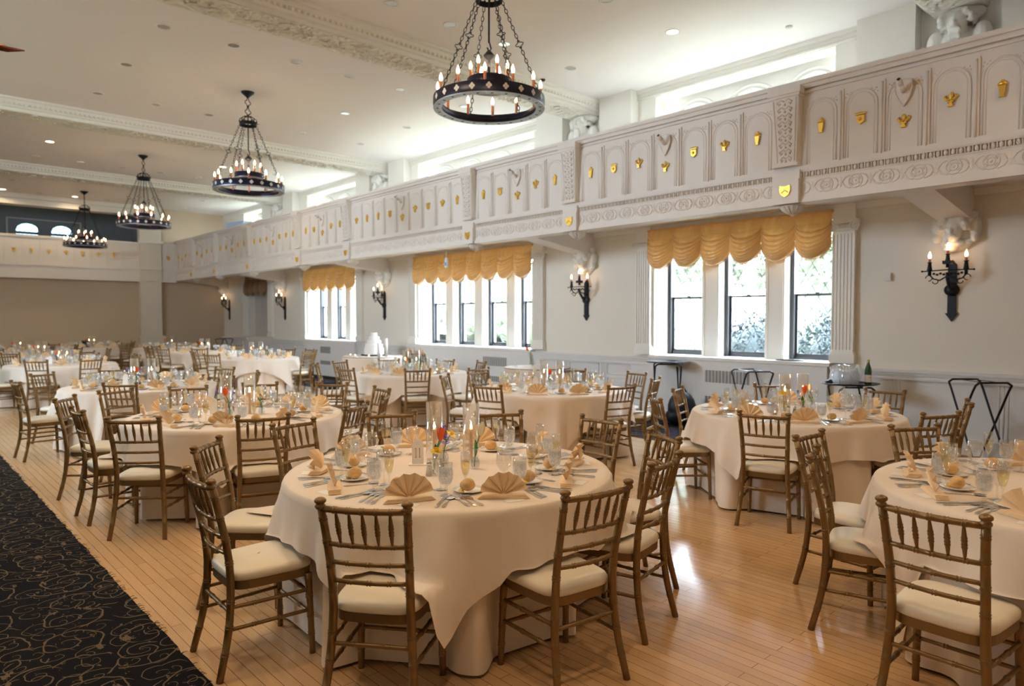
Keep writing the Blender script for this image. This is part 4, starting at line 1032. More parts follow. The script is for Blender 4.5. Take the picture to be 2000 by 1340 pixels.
# ---------------------------------------------------------------- tables and cloths
TZ = .768; TR_ = .915
def cloth_layers(t, c, R, chairs, seed, ang, overlay=True):
    rn_ = random.Random(seed); NT = 240 if view(*c)[0] < 9 else 120
    ks = [(rn_.randint(7, 12), rn_.uniform(0, 6.3), .55), (rn_.randint(13, 19), rn_.uniform(0, 6.3), .5), (rn_.randint(22, 31), rn_.uniform(0, 6.3), .22), (rn_.randint(3, 5), rn_.uniform(0, 6.3), .3)]
    def wave(th): return sum(a * math.sin(k * th + p) for k, p, a in ks)
    def limit(th, z, r):
        if z > .50: return r
        for x, y, fx, fy in chairs:
            ux, uy = math.cos(th), math.sin(th)
            # ray from centre vs chair rectangle (front edge at +.215 along facing)
            cxx, cyy = x - c[0], y - c[1]
            lat = ux * (-fy) + uy * fx
            # point at radius r in chair coordinates
            px, py = r * ux - cxx, r * uy - cyy
            al = px * fx + py * fy; la = px * (-fy) + py * fx
            m_ = .235
            if abs(la) < .36 and al < m_:
                den = ux * fx + uy * fy
                if den < -.2:
                    rr = (m_ + cxx * fx + cyy * fy) / den
                    e = max(0, min(1, (.36 - abs(la)) / .13)); e = e * e * (3 - 2 * e)
                    if rr > .3: r = lerp(r, min(r, rr), e)
        return r
    def rest(th, z, r):
        if z > .50: return z
        X_, Y_ = r * math.cos(th), r * math.sin(th)
        for x, y, fx, fy in chairs:
            px, py = X_ - (x - c[0]), Y_ - (y - c[1]); al = px * fx + py * fy; la = px * (-fy) + py * fx
            e = max(0, min(1, (.28 - abs(la)) / .07)) * max(0, min(1, (.34 - al) / .06)) * max(0, min(1, (al + .3) / .1))
            e = e * e * (3 - 2 * e); z = max(z, lerp(z, .4935 + .008 * (z / .5), e))
        return z
    def make(over):
        zt = TZ - .003 if not over else TZ
        R0 = R + (.0 if not over else .007)
        v = []; f = []; rings = []
        for rr in (.0, .3, .6, .85, .95):
            rings.append([(rr * R0 * math.cos(2 * PI * i / NT), rr * R0 * math.sin(2 * PI * i / NT), zt) for i in range(NT)])
        NR = 22
        for k in range(NR + 1):
            q = k / NR; row = []
            for i in range(NT):
                th = 2 * PI * i / NT; wv = wave(th)
                if over:
                    a = (th - ang + PI / 4) % (PI / 2) - PI / 4
                    half = 1.17; ext = half / math.cos(a); ext = min(ext, half * 1.36)
                    D = max(.12, ext - R0 + .02)
                else: D = zt - .006
                d = q * D
                if d < .03: ph = d / .03 * PI / 2; r = R0 - .0 + .012 * math.sin(ph) - .012; z = zt - .02 * (1 - math.cos(ph))
                else:
                    z = zt - .02 - (d - .03) * (1 if not over else .985); s = d - .03
                    if over:
                        cor = max(0, (D - .27)) / .45
                        r = R0 + .004 + s * (.17 + .24 * wv * .5 * (1 + cor)) - .10 * max(0, s - .3) + .012 * min(1, s * 6) * wv
                        r = max(r, R0 + .006 + s * .035)
                    else:
                        g = min(1, s / .72); r = R0 + .002 + .035 * g + .052 * g ** 1.2 * wv
                        r = min(r, R0 + .002 + .03 * s + .08 * s)
                if z < .006: z = .006 + .0005 * (k % 3)
                if not over: z = max(z, .004)
                if over:
                    z = rest(th, z, r)
                else: r = limit(th, z, r)
                row.append((r * math.cos(th), r * math.sin(th), z))
            rings.append(row)
        for rg in rings: v += rg
        for k in range(len(rings) - 1):
            for i in range(NT): j = (i + 1) % NT; f.append((k * NT + i, k * NT + j, k * NT + NT + j, k * NT + NT + i))
        m = MB(); m.add(v, f, True); return m
    make(False).build('tablecloth', clothm, None, (c[0], c[1], 0), 0, label='floor-length ivory tablecloth of ' + TN.get(t, t), cat='tablecloth', group='long tablecloths')
    if overlay: make(True).build('table_overlay', clothm, None, (c[0], c[1], 0), 0, label='square ivory overlay cloth draped over ' + TN.get(t, t), cat='tablecloth', group='square overlay cloths')
tm = MB(); tm.lathe([(TR_ - .01, .73), (TR_, .735), (TR_, .755), (TR_ - .01, .76)], 48); ttop = tm.mesh('tabletop', barkm)
tm = MB(); tm.tube([(.35, .3, .73), (.42, .36, .008)], .018, 8); tleg = tm.mesh('leg', steelcap)
ANG = {'T1': R_(-3), 'T3': R_(-35), 'TR': R_(-170)}
for i, (t, c) in enumerate(TABS.items()):
    root = empty('banquet_table', (c[0], c[1], 0), 0, 'round banquet table under the cloths, ' + TN[t], 'table', 'round banquet tables')
    link('tabletop', ttop, root)
    for k in range(4): link('leg', tleg, root, (0, 0, 0), PI / 2 * k)
    allc = [q for l in CHAIRS.values() for q in l if math.hypot(q[0] - c[0], q[1] - c[1]) < 1.6]
    cloth_layers(t, c, TR_, allc, i + 5, ANG.get(t, R_(i * 31)))

# ---------------------------------------------------------------- tableware
def lm(prof, n, name, m, smooth=True, caps=False): q = MB(); q.lathe(prof, n, None, smooth, caps); return q.mesh(name, m)
goblet = lm([(.001, 0), (.034, 0), (.036, .002), (.012, .006), (.008, .012), (.012, .020), (.009, .028), (.009, .040), (.015, .047), (.028, .058), (.036, .080), (.0375, .105), (.035, .140), (.0335, .158), (.0325, .158), (.034, .140), (.0355, .11)], 20, 'water_goblet', glass)
gob_w = lm([(.001, .052), (.027, .060), (.0348, .082), (.0365, .105), (.0345, .132), (.001, .1325)], 20, 'iced_water', water)
flute = lm([(.001, 0), (.032, 0), (.034, .002), (.008, .006), (.0045, .012), (.004, .075), (.006, .085), (.014, .10), (.022, .13), (.0245, .16), (.0235, .19), (.022, .21), (.021, .21), (.0225, .19)], 18, 'champagne_flute', glass)
flu_w = lm([(.001, .092), (.013, .102), (.0208, .13), (.023, .158), (.0228, .165), (.001, .1655)], 18, 'champagne', champ)
wineg = lm([(.001, 0), (.036, 0), (.038, .002), (.009, .006), (.0045, .012), (.004, .062), (.008, .070), (.024, .082), (.038, .105), (.0415, .130), (.038, .160), (.033, .182), (.032, .182), (.037, .16), (.0405, .13)], 20, 'wine_glass', glass)
plate = lm([(.001, .001), (.045, .001), (.052, .004), (.075, .012), (.078, .013), (.078, .016), (.052, .008), (.046, .005), (.001, .005)], 28, 'bread_plate', china)
votive = lm([(.001, 0), (.026, 0), (.029, .004), (.032, .058), (.030, .058), (.027, .008), (.001, .006)], 18, 'votive_glass', glass)
hurri = lm([(.001, 0), (.049, 0), (.050, .003), (.050, .35), (.048, .35), (.048, .004)], 28, 'hurricane_glass', glass)
vase = lm([(.001, 0), (.020, 0), (.026, .008), (.030, .028), (.026, .048), (.016, .066), (.0145, .085), (.018, .112), (.0215, .118), (.020, .118), (.0165, .11)], 18, 'bud_vase', glass)
vasew = lm([(.001, .004), (.024, .010), (.028, .028), (.0245, .047), (.0145, .066), (.001, .067)], 16, 'vase_water', water_clear)
candle = lm([(.0115, .002), (.011, .20), (.009, .206), (.001, .207)], 12, 'taper_candle', waxm, caps=True)
flame = lm([(.001, 0), (.0055, .008), (.006, .016), (.0035, .032), (.001, .046)], 8, 'flame', flamem)
tea = lm([(.018, .007), (.018, .022), (.001, .022)], 12, 'tealight', waxm, caps=True)
q = MB(); q.ball((0, 0, .030), .040, 14, (1, .92, .72)); q.ball((.004, .002, .040), .033, 12, (1, .95, .7)); roll = q.mesh('bread_roll', rollm)
q = MB(); q.lathe([(.016, 0), (.017, .004), (.015, .007), (.001, .0075)], 12); q.box(-.008, .008, -.012, .012, .007, .010); butter = q.mesh('butter_pat', butterm)
q = MB(); q.box(-.048, .048, -.028, .028, 0, .0008); card = q.mesh('menu_card', cardm)
def flatware(kind):
    q = MB()
    hp = [(-.0045, -.10), (-.0095, -.088), (-.0085, -.06), (-.0035, -.01), (-.003, .02), (.003, .02), (.0035, -.01), (.0085, -.06), (.0095, -.088), (.0045, -.10)]
    if kind == 'fork':
        q.prism(hp, 0.001, .0035); q.prism([(-.003, .02), (-.012, .040), (-.0125, .055), (.0125, .055), (.012, .040), (.003, .02)], .0015, .0045)
        for k in range(4): x = -.0105 + .007 * k; q.prism([(x - .0018, .055), (x - .0012, .098), (x + .0012, .098), (x + .0018, .055)], .0015, .0042)
    elif kind == 'knife':
        q.prism([(-.005, -.11), (-.009, -.10), (-.007, -.02), (-.006, 0), (.006, 0), (.007, -.02), (.009, -.10), (.005, -.11)], .001, .006); q.prism([(-.006, 0), (-.008, .03), (-.007, .09), (.004, .115), (.008, .10), (.009, .03), (.006, 0)], .002, .0035)
    else:
        q.prism(hp, .001, .0035); q.lathe([(.001, 0), (.012, .001), (.019, .0055), (.0185, .006), (.010, .003), (.001, .002)], 16, T_(0, .053, .001) @ Matrix.Diagonal((1, 1.55, 1, 1)))
    return q.mesh(kind, silver)
forkm, knifem, spoonm = flatware('fork'), flatware('knife'), flatware('spoon')
def napkin_mesh(seed, spread=1.0, R=.118):
    rn_ = random.Random(seed); N = 12; rows = 7
    q = MB(); v = []; f = []
    a0 = R_(12); a1 = PI - R_(12)
    for side in (0, 1):
        o = len(v)
        for i in range(N + 1):
            a = a0 + (a1 - a0) * i / N; zz = (1 if i % 2 else -1)
            for k in range(rows + 1):
                t = k / rows; r = .006 + (R - .006) * t; amp = .004 + .008 * t
                lean = -.028 * t * math.sin(a) + .02 * t * math.cos(a) * spread * .6
                th = .0016 * side
                v.append((r * math.cos(a) * 1.04, zz * amp + lean + th, .016 + r * math.sin(a) * (1 + .02 * zz) + .0))
        for i in range(N):
            for k in range(rows): a = o + i * (rows + 1) + k; f.append((a, a + 1, a + rows + 2, a + rows + 1))
    q.add(v, f, False)
    for k in range(4):
        z = .0005 + .0048 * k; w2 = .125 - .006 * k; s = .002 * rn_.uniform(-1, 1)
        q.prism([(-w2, -.03 + s), (-w2 + .006, .028 + s), (0, .036 - .003 * k), (w2 - .006, .028 - s), (w2, -.03 - s), (0, -.036 + s)], z, z + .004)
    return q.mesh('folded_napkin', napm)
def napkin_bishop(seed):
    q = MB()
    # half-opened fan that has curled over: cone-like folds
    v = []; f = []; N = 10
    for i in range(N + 1):
        a = R_(-65) + R_(130) * i / N; zz = .010 * (1 if i % 2 else -1)
        for k in range(5):
            t = k / 4; r = .01 + .10 * t
            v.append((r * math.sin(a) * 1.05, .012 + zz * (.3 + t) - .05 * t * t * math.cos(a), .018 + r * math.cos(a) * 1.02))
    for i in range(N):
        for k in range(4): a = i * 5 + k; f.append((a, a + 1, a + 6, a + 5))
    q.add(v, f, False)
    v = []; f = []
    for i in range(7):
        a = R_(-20) + R_(75) * i / 6; zz = .008 * (1 if i % 2 else -1)
        for k in range(4): t = k / 3; r = .01 + .085 * t; v.append((.03 + r * math.sin(a), -.02 + zz * t, .016 + r * math.cos(a) * .55))
    for i in range(6):
        for k in range(3): a = i * 4 + k; f.append((a, a + 1, a + 5, a + 4))
    q.add(v, f, False)
    for k in range(5):
        z = .0005 + .0045 * k; q.prism([(-.075, -.035), (-.07, .04), (.0, .045), (.085, .03), (.09, -.03), (.0, -.045)], z, z + .004, 'z', Rz(.05 * k - .1))
    return q.mesh('folded_napkin', napm)
NAP = [napkin_mesh(1), napkin_mesh(2, 1.6, .112), napkin_mesh(3, -1.2, .12)]; NAPB = napkin_bishop(4)
def put(name, me, x, y, z, rz, label, cat, group):
    return link(name, me, None, (x, y, z), rz, label, cat, group)
PH = {'T1': -143, 'T3': -149, 'TR': 102, 'TM': -112, 'TL2': -120, 'TC': -100, 'TL3': -128}
Z = TZ + .0008
rj = random.Random(11)
def setting(t, c, a, nm, lvl, idx):
    ux, uy = math.cos(a), math.sin(a)        # outward
    lx, ly = uy, -ux                          # guest faces centre; tangential "left" of the guest
    def P(r, l): return c[0] + r * ux + l * lx, c[1] + r * uy + l * ly
    tn = TN[t]; J = lambda s: rj.uniform(-s, s)
    # the guest's left when facing the centre (-u) is  (-u rotated +90) = (uy,-ux)
    x, y = P(.735, J(.015)); b = NAPB if (idx * 7 + len(t)) % 10 in (0, 3, 8) else NAP[idx % 3]
    put('folded_napkin', b, x, y, Z + (.0012 if lvl > 1 else 0), a + PI / 2 + J(.6), 'peach fan-folded napkin, %s, %s' % (nm, tn), 'napkin', 'fan-folded napkins')
    x, y = P(.60, -.14 + J(.01)); o = put('water_goblet', goblet, x, y, Z, J(3), 'goblet of iced water, %s, %s' % (nm, tn), 'glass', 'water goblets'); link('iced_water', gob_w, o)
    x, y = P(.50, -.09 + J(.02)); put('wine_glass', wineg, x, y, Z, 0, 'empty wine glass, %s, %s' % (nm, tn), 'glass', 'wine glasses')
    if lvl > 0:
        x, y = P(.565, -.225 + J(.01)); o = put('champagne_flute', flute, x, y, Z, 0, 'flute of pale champagne, %s, %s' % (nm, tn), 'glass', 'champagne flutes'); link('champagne', flu_w, o)
        x, y = P(.555, .12 + J(.015)); put('bread_plate', plate, x, y, Z, 0, 'small white bread plate, %s, %s' % (nm, tn), 'plate', 'bread plates')
        put('bread_roll', roll, x + J(.008), y + J(.008), Z + .005, J(3), 'golden bread roll on its plate, %s, %s' % (nm, tn), 'bread roll', 'bread rolls')
        if lvl > 1: put('butter_pat', butter, x + .045 * lx + .01 * ux, y + .045 * ly + .01 * uy, Z + .006, J(3), 'yellow butter pat on bread plate, %s, %s' % (nm, tn), 'butter', 'butter pats')
    if lvl > 1:
        x, y = P(.80, -.02); put('menu_card', card, x, y, Z, a + PI / 2 + J(.1), 'small white card under the napkin, %s, %s' % (nm, tn), 'card', 'cards under napkins')
        if t in ('T1', 'TR', 'T3', 'TM', 'TL2'):
            for k, (l, wd) in enumerate(((.155, 'inner'), (.185, 'middle'), (.215, 'outer'))):
                x, y = P(.73 - .01 * k, l); put('fork', forkm, x, y, Z, a + PI / 2 + J(.06), 'silver %s fork, %s, %s' % (wd, nm, tn), 'fork', 'silver forks')
            x, y = P(.72, -.155); put('knife', knifem, x, y, Z, a + PI / 2 + J(.05), 'silver knife, %s, %s' % (nm, tn), 'knife', 'silver knives')
            x, y = P(.72, -.185); put('spoon', spoonm, x, y, Z, a + PI / 2 + J(.05), 'silver spoon, %s, %s' % (nm, tn), 'spoon', 'silver spoons')
            x, y = P(.58, .0); put('dessert_spoon', spoonm, x, y, Z, a + J(.15) + 1.2, 'silver dessert spoon above the napkin, %s, %s' % (nm, tn), 'spoon', 'silver dessert spoons')
for t, c in TABS.items():
    d = view(*c)[0]; ph = R_(PH.get(t, rj.uniform(0, 36)))
    if t in ('TR', ): angs = [ph + R_(36 * k) for k in (-4, -3, -2, -1, 0, 1, 2, 3)]
    else: angs = [ph + R_(36 * k) for k in range(10)]
    pts = [(c[0] + .735 * math.cos(a), c[1] + .735 * math.sin(a)) for a in angs]; nms = name_places(pts, c)
    lvl = 2 if d < 8 else (1 if d < 13 else 0)
    for i, (a, nm) in enumerate(zip(angs, nms)):
        if t == 'TR' and view(*pts[i])[1] > .80: continue
        setting(t, c, a, nm, lvl, i)

# ---- centrepieces
def tulip_mesh(m, s=1.0):
    q = MB()
    for k in range(6):
        a = PI / 3 * k; r = .013 if k % 2 else .016; v = []; f = []
        for j in range(7):
            t = j / 6; wd = .0155 * math.sin(PI * min(1, .12 + t * .86)) ** .7 * s; rr = (r * (math.sin(PI * (.12 + .62 * t))) + .002) * s
            for i in range(5): aa = a + (i - 2) / 2 * (wd / max(rr, .004)) * .85; v.append((rr * math.cos(aa), rr * math.sin(aa), .052 * t * s))
        for j in range(6):
            for i in range(4): p = j * 5 + i; f.append((p, p + 1, p + 6, p + 5))
        q.add(v, f, True)
    q.ball((0, 0, .008 * s), .011 * s, 8); return q
def leaf(q, base, tip, w, bend=(0, 0, 0)):
    b, t = Vector(base), Vector(tip); v = []; f = []; N = 8; d = (t - b); s = d.cross(Vector((0, 0, 1))); s = s.normalized() if s.length > 1e-4 else Vector((1, 0, 0))
    for i in range(N + 1):
        u = i / N; c = b + d * u + Vector(bend) * math.sin(PI * u); ww = w * math.sin(PI * (.08 + .92 * u)) ** .8
        v += [c - s * ww, c + Vector((0, 0, -.15 * ww)) + s.cross(d).normalized() * ww * .3, c + s * ww]
    for i in range(N):
        for k in (0, 1): a = i * 3 + k; f.append((a, a + 1, a + 4, a + 3))
    q.add(v, f, True)
def daffodil(q):
    for k in range(6):
        a = PI / 3 * k; leaf(q, (0, 0, 0), (.028 * math.cos(a), .028 * math.sin(a), .006), .010)
    q.lathe([(.006, .0), (.009, .012), (.013, .018)], 10, None, True, False)
def iris(q, rn_):
    for k in range(16):
        z = rn_.uniform(-.035, .04); a = rn_.uniform(0, 6.3); r = .012 * (1 - z / .08)
        leaf(q, (0, 0, z), (r * 1.7 * math.cos(a), r * 1.7 * math.sin(a), z + rn_.uniform(-.006, .014)), .0065)
def flower(kind, x, y, h, tilt, az, label, seed=0, name=None, z0=Z):
    """a cut flower standing in a vase: stem, leaves and bloom"""
    rn_ = random.Random(seed); m = {'orange tulip': orangem, 'cream tulip': whitefl, 'yellow daffodil': yellowm, 'blue iris': bluem, 'peach tulip': waxm}[kind]
    nm = kind.split()[1]
    root = empty(nm, (x, y, z0 + .012), 0, label, 'flower', 'cut flowers in bud vases')
    tx, ty = tilt * math.cos(az), tilt * math.sin(az)
    pts = [(-.15 * tx, -.15 * ty, 0), (0, 0, h * .35), (.4 * tx, .4 * ty, h * .72), (tx, ty, h)]
    q = MB(); q.tube(interp(pts, 10), .0028, 6); q.build('stem', leafm, root)
    q = MB()
    if 'tulip' in kind:
        leaf(q, (0, 0, h * .30), (.8 * tx - .018, .8 * ty + .012, h * .86), .015, (.012, .008, 0)); leaf(q, (0, 0, h * .28), (tx * .5 + .022, ty * .5 - .01, h * .66), .012, (-.01, .01, 0))
        q.build('leaf', leafm, root); q = tulip_mesh(m)
    elif nm == 'daffodil': daffodil(q)
    else: iris(q, rn_)
    q.v = [(a * 1.35, b * 1.35, c_ * 1.35) for a, b, c_ in q.v]
    M = T_(tx, ty, h - .004) @ Matrix.Rotation(rn_.uniform(.2, .9) if nm == 'daffodil' else tilt * 3, 4, Vector((-math.sin(az), math.cos(az), 0)))
    q.v = [tuple(M @ Vector(v)) for v in q.v]; q.build('bloom', m, root)
    return root
def hurricane(x, y, tn, which, cz=.20):
    put('hurricane_glass', hurri, x, y, Z, 0, 'tall clear glass cylinder around a candle, %s, %s' % (which, tn), 'glass cylinder', 'candle cylinders')
    o = put('taper_candle', candle, x, y, Z, 0, 'lit peach candle inside the %s glass cylinder, %s' % (which, tn), 'candle', 'lit candles')
    o.scale = (1, 1, cz / .2)
    link('flame', flame, o, (0, 0, .207))
    l = bpy.data.lights.new('candle_glow', 'POINT'); l.energy = .5; l.color = (1, .5, .2); l.shadow_soft_size = .012
    if view(x, y)[0] < 7: p = bpy.data.objects.new('candle_glow', l); COL.objects.link(p); p.location = (x, y, Z + .235)
def shaker(x, y, tn, salt):
    nm = 'salt_shaker' if salt else 'pepper_shaker'
    o = lm([(.001, 0), (.021, 0), (.020, .004), (.0125, .062), (.0125, .066)], 12, nm, glass)
    root = put(nm, o, x, y, Z, 0, '%s shaker with steel cap, %s' % ('white salt' if salt else 'dark pepper', tn), 'shaker', 'salt and pepper shakers')
    link('contents', lm([(.001, .002), (.0185, .004), (.0118, .056), (.001, .056)], 12, 'contents', saltm if salt else pepperm, caps=True), root)
    link('cap', lm([(.0138, .064), (.0140, .072), (.010, .081), (.001, .084)], 12, 'cap', steelcap, caps=True), root)
def seg_text(txt, size):
    cu = bpy.data.curves.new('t', 'FONT'); cu.body = txt; cu.size = size; cu.extrude = .0006; cu.align_x = 'CENTER'; cu.align_y = 'CENTER'
    o = bpy.data.objects.new('t', cu); COL.objects.link(o); me = bpy.data.meshes.new_from_object(o.evaluated_get(bpy.context.evaluated_depsgraph_get())); bpy.data.objects.remove(o); return me
def sign(x, y, rz, txt, tn, z=Z):
    root = empty('table_number', (x, y, z), rz, 'arched white table number sign reading %s, %s' % (txt, tn), 'sign')
    q = MB(); q.prism([(-.034, .004)] + [(.034 * -math.cos(PI * k / 14), .11 + .042 * math.sin(PI * k / 14)) for k in range(15)] + [(.034, .004)], -.0015, .0015, 'y'); q.box(-.052, .052, -.03, .03, 0, .004); q.build('panel', cardm, root)
    if txt == '11':
        q = MB()
        for xx in (-.011, .011):
            q.box(xx - .0016, xx + .0016, -.0025, -.0015, .042, .098)
            q.box(xx - .005, xx + .001, -.0025, -.0015, .094, .097); q.box(xx - .005, xx + .005, -.0025, -.0015, .041, .044)
        q.build('numeral', inkm, root)
    elif txt:
        me = seg_text(txt, .085); me.materials.clear(); me.materials.append(inkm); link('numeral', me, root, (0, -.0018, .07), (PI / 2, 0, 0))
    q = MB(); q.tube([(-.014, -.0018, .128), (-.005, -.0018, .134), (.005, -.0018, .134), (.014, -.0018, .128)], .0006, 4)
    for k in range(5): q.box(-.012 + k * .005, -.009 + k * .005, -.0024, -.0015, .120, .1225)
    q.build('small_caption', mat('silver_ink', (.55, .55, .55), .4) if 'silver_ink' not in MATS else MATS['silver_ink'], root)
# table 11, placed as in the photograph
tn = TN['T1']
hurricane(2.645, 3.235, tn, 'right', .19); hurricane(2.52, 3.44, tn, 'left', .18)
for i, (x, y, lb) in enumerate(((2.285, 3.116, 'left'), (2.526, 3.053, 'right'), (2.488, 3.299, 'rear'))):
    o = put('bud_vase', vase, x, y, Z, 0, 'clear glass bud vase with stems, %s one, %s' % (lb, tn), 'vase', 'bud vases'); link('vase_water', vasew, o)
flower('orange tulip', 2.285, 3.116, .18, .035, R_(-60), 'orange tulip in the left bud vase, ' + tn)
flower('yellow daffodil', 2.285, 3.116, .115, .03, R_(-110), 'yellow daffodil low in the left bud vase, ' + tn, 3)
flower('blue iris', 2.285, 3.116, .185, .05, R_(-20), 'blue hyacinth in the left bud vase, ' + tn, 4)
flower('yellow daffodil', 2.488, 3.299, .16, .04, R_(-50), 'yellow daffodil in the rear bud vase, ' + tn, 5)
flower('blue iris', 2.285, 3.116, .215, .075, R_(10), 'tall violet bloom leaning right in the left bud vase, ' + tn, 14)
flower('blue iris', 2.488, 3.299, .13, .03, R_(-100), 'blue iris in the rear bud vase, ' + tn, 6)
flower('cream tulip', 2.526, 3.053, .185, .03, R_(-30), 'cream tulip in the right bud vase, ' + tn)
shaker(2.224, 3.086, tn, True); shaker(2.305, 3.075, tn, False)
sign(2.348, 3.369, R_(-42.68 + 5), '11', tn)
# other centrepieces repeat the same set
KI = ['orange tulip', 'cream tulip', 'yellow daffodil', 'blue iris']
for ti, (t, c) in enumerate(TABS.items()):
    if t in ('T1',): continue
    d = view(*c)[0]; tn = TN[t]; a0 = rj.uniform(0, 6)
    if t == 'T3': a0 = 0
    def Q(u, v_):   # u to the right in the picture, v away
        return c[0] + u * RT.x + v_ * FW.x, c[1] + u * RT.y + v_ * FW.y
    if t == 'T3': hs = [(-.10, -.02), (.10, .06)]; vs = [(.04, -.10, 0), (.22, .12, 1), (-.14, -.10, 2)]
    elif t == 'TR': hs = [(.1, .1), (.3, 0)]; vs = [(.2, .2, 1), (.0, 0, 0)]
    else:
        s = 1 if ti % 2 else -1; hs = [(-.09 * s, .06), (.10 * s, .0)]; vs = [(-.02, -.12, 0), (.20 * s, .05, 3), (-.22 * s, .0, 1)]
    if d > 16: vs = vs[:1]
    for k, (u, v_) in enumerate(hs): x, y = Q(u, v_); hurricane(x, y, tn, 'left' if (u < hs[1 - k][0]) else 'right', .19)
    us = sorted([q[0] for q in vs])
    for k, (u, v_, kd) in enumerate(vs):
        x, y = Q(u, v_); w_ = ordinals(len(vs))[us.index(u)]
        o = put('bud_vase', vase, x, y, Z, 0, 'clear glass bud vase, %s, %s' % (w_, tn), 'vase', 'bud vases')
        if d < 9: link('vase_water', vasew, o)
        flower(KI[kd], x, y, .175, .035, rj.uniform(0, 6), '%s in the %s bud vase, %s' % (KI[kd], w_, tn), ti * 7 + k)
        if k == 0 and d < 14: flower('blue iris', x, y, .15, .04, rj.uniform(0, 6), 'blue hyacinth beside the %s in the %s vase, %s' % (KI[kd].split()[1], w_, tn), ti * 9 + k)
    if d < 14:
        x, y = Q(-.20, -.03); 
        if t != 'TR': sign(x, y, R_(-42.68), '5' if t == 'T3' else '', tn)
        x, y = Q(-.14, -.20 if t == 'T3' else .12); shaker(x, y, tn, True); x, y = Q(-.09, -.22 if t == 'T3' else .12); shaker(x, y, tn, False)
    if d < 10:
        x, y = Q(-.26, -.20); o = put('votive_glass', votive, x, y, Z, 0, 'small glass votive holder, ' + tn, 'candle holder', 'votives'); tl = put('tealight', tea, x, y, Z, 0, 'lit tealight in the votive glass, ' + tn, 'candle', 'tealights'); link('flame', flame, tl, (0, 0, .022)).scale = (.7, .7, .5)

# tall mixed arrangement seen on the table before the cake
c = TABS['TC']
for k in range(12):
    u = -.11 + .30 * (k / 11) + rj.uniform(-.03, .03); v_ = rj.uniform(.1, .3); x, y = c[0] + u * RT.x + v_ * FW.x, c[1] + u * RT.y + v_ * FW.y
    kd = ['cream tulip', 'orange tulip', 'cream tulip', 'cream tulip', 'peach tulip', 'blue iris'][k % 6]
    if k % 3 == 0: o = put('bud_vase', vase, x, y, Z, 0, 'slim glass vase in the tulip cluster, %s from left, %s' % (ORD[k // 3], TN['TC']), 'vase', 'cluster vases')
    flower(kd, x, y, rj.uniform(.20, .32), rj.uniform(.02, .06), rj.uniform(0, 6), '%s in the flower cluster, %s from left, %s' % (kd, (ORD + ['tenth', 'eleventh', 'rightmost'])[k], TN['TC']), 50 + k)

# ---------------------------------------------------------------- cake table, cocktail table
TN['cake'] = 'the round cake table by the wall'; TN['small'] = 'the small table by the middle window'
for t, c, R in (('cake', (8.62, 14.15), .72), ('small', (8.78, 8.85), .60)):
    root = empty('side_table', (c[0], c[1], 0), 0, 'round table hidden beneath its cloth, ' + TN[t], 'table')
    q = MB(); q.lathe([(R - .01, .73), (R, .735), (R, .755), (R - .01, .76)], 40); q.build('tabletop', barkm, root)
    for k in range(4): q = MB(); q.tube([(R * .5, .1, .73), (R * .55, .12, .01)], .018, 8, Rz(PI / 2 * k)); q.build('leg', steelcap, root)
    cloth_layers(t, c, R, [], 40, 0, False)
cx, cyk = 8.60, 14.10; z = TZ
root = empty('tiered_cake', (cx, cyk, z), 0, 'white five-tier wedding cake on a low stand beside the third window', 'cake')
q = MB(); q.box(-.22, .22, -.22, .22, .0, .035); q.build('cake_stand', blackm, root)
zz = .035
for k, (r, h) in enumerate(((.225, .16), (.205, .08), (.165, .09), (.125, .085), (.078, .09))):
    q = MB(); q.lathe([(.001, 0), (r, 0), (r + .003, .006), (r, .012), (r, h - .008), (r - .008, h), (.001, h)], 32)
    for j in range(26): an = 2 * PI * j / 26; q.ball((r * math.cos(an), r * math.sin(an), .006), .010, 5)
    q.build('cake_tier', cakem, root, (0, 0, zz)); zz += h
for k, (dx, dy) in enumerate(((-.15, -.55), (-.35, -.35), (-.5, .0), (-.45, .3))):
    put('votive_glass', votive, cx + dx, cyk + dy, z, 0, 'small votive glass on cake table, %s from the right' % ORD[k], 'candle holder', 'cake table votives')
    tl = put('tealight', tea, cx + dx, cyk + dy, z, 0, 'lit tealight on cake table, %s from the right' % ORD[k], 'candle', 'cake table tealights'); link('flame', flame, tl, (0, 0, .022)).scale = (.7, .7, .5)
for k, (dx, dy, h) in enumerate(((-.25, -.62, .33), (-.05, -.60, .42))):
    q = MB(); q.lathe([(.035, 0), (.035, h), (.03, h + .003), (.001, h)], 16); q.build('pillar_candle', cakem, None, (cx + dx, cyk + dy, z), 0, label='tall white pillar candle right of the cake, %s one' % ('left', 'right')[k], cat='candle')
c = (8.78, 8.85)
put('bud_vase', vase, c[0] - .05, c[1] + .1, TZ, 0, 'glass bud vase alone on the small table by the middle window', 'vase', 'bud vases')
flower('orange tulip', c[0] - .05, c[1] + .1, .28, .07, R_(150), 'single orange tulip leaning left on the small window table', 77, z0=TZ)
for k, (dx, dy) in enumerate(((-.25, .38), (-.38, .15))):
    put('votive_glass', votive, c[0] + dx, c[1] + dy, TZ, 0, 'votive glass on the small window table, %s one' % ('left', 'right')[k], 'candle holder', 'small table votives')

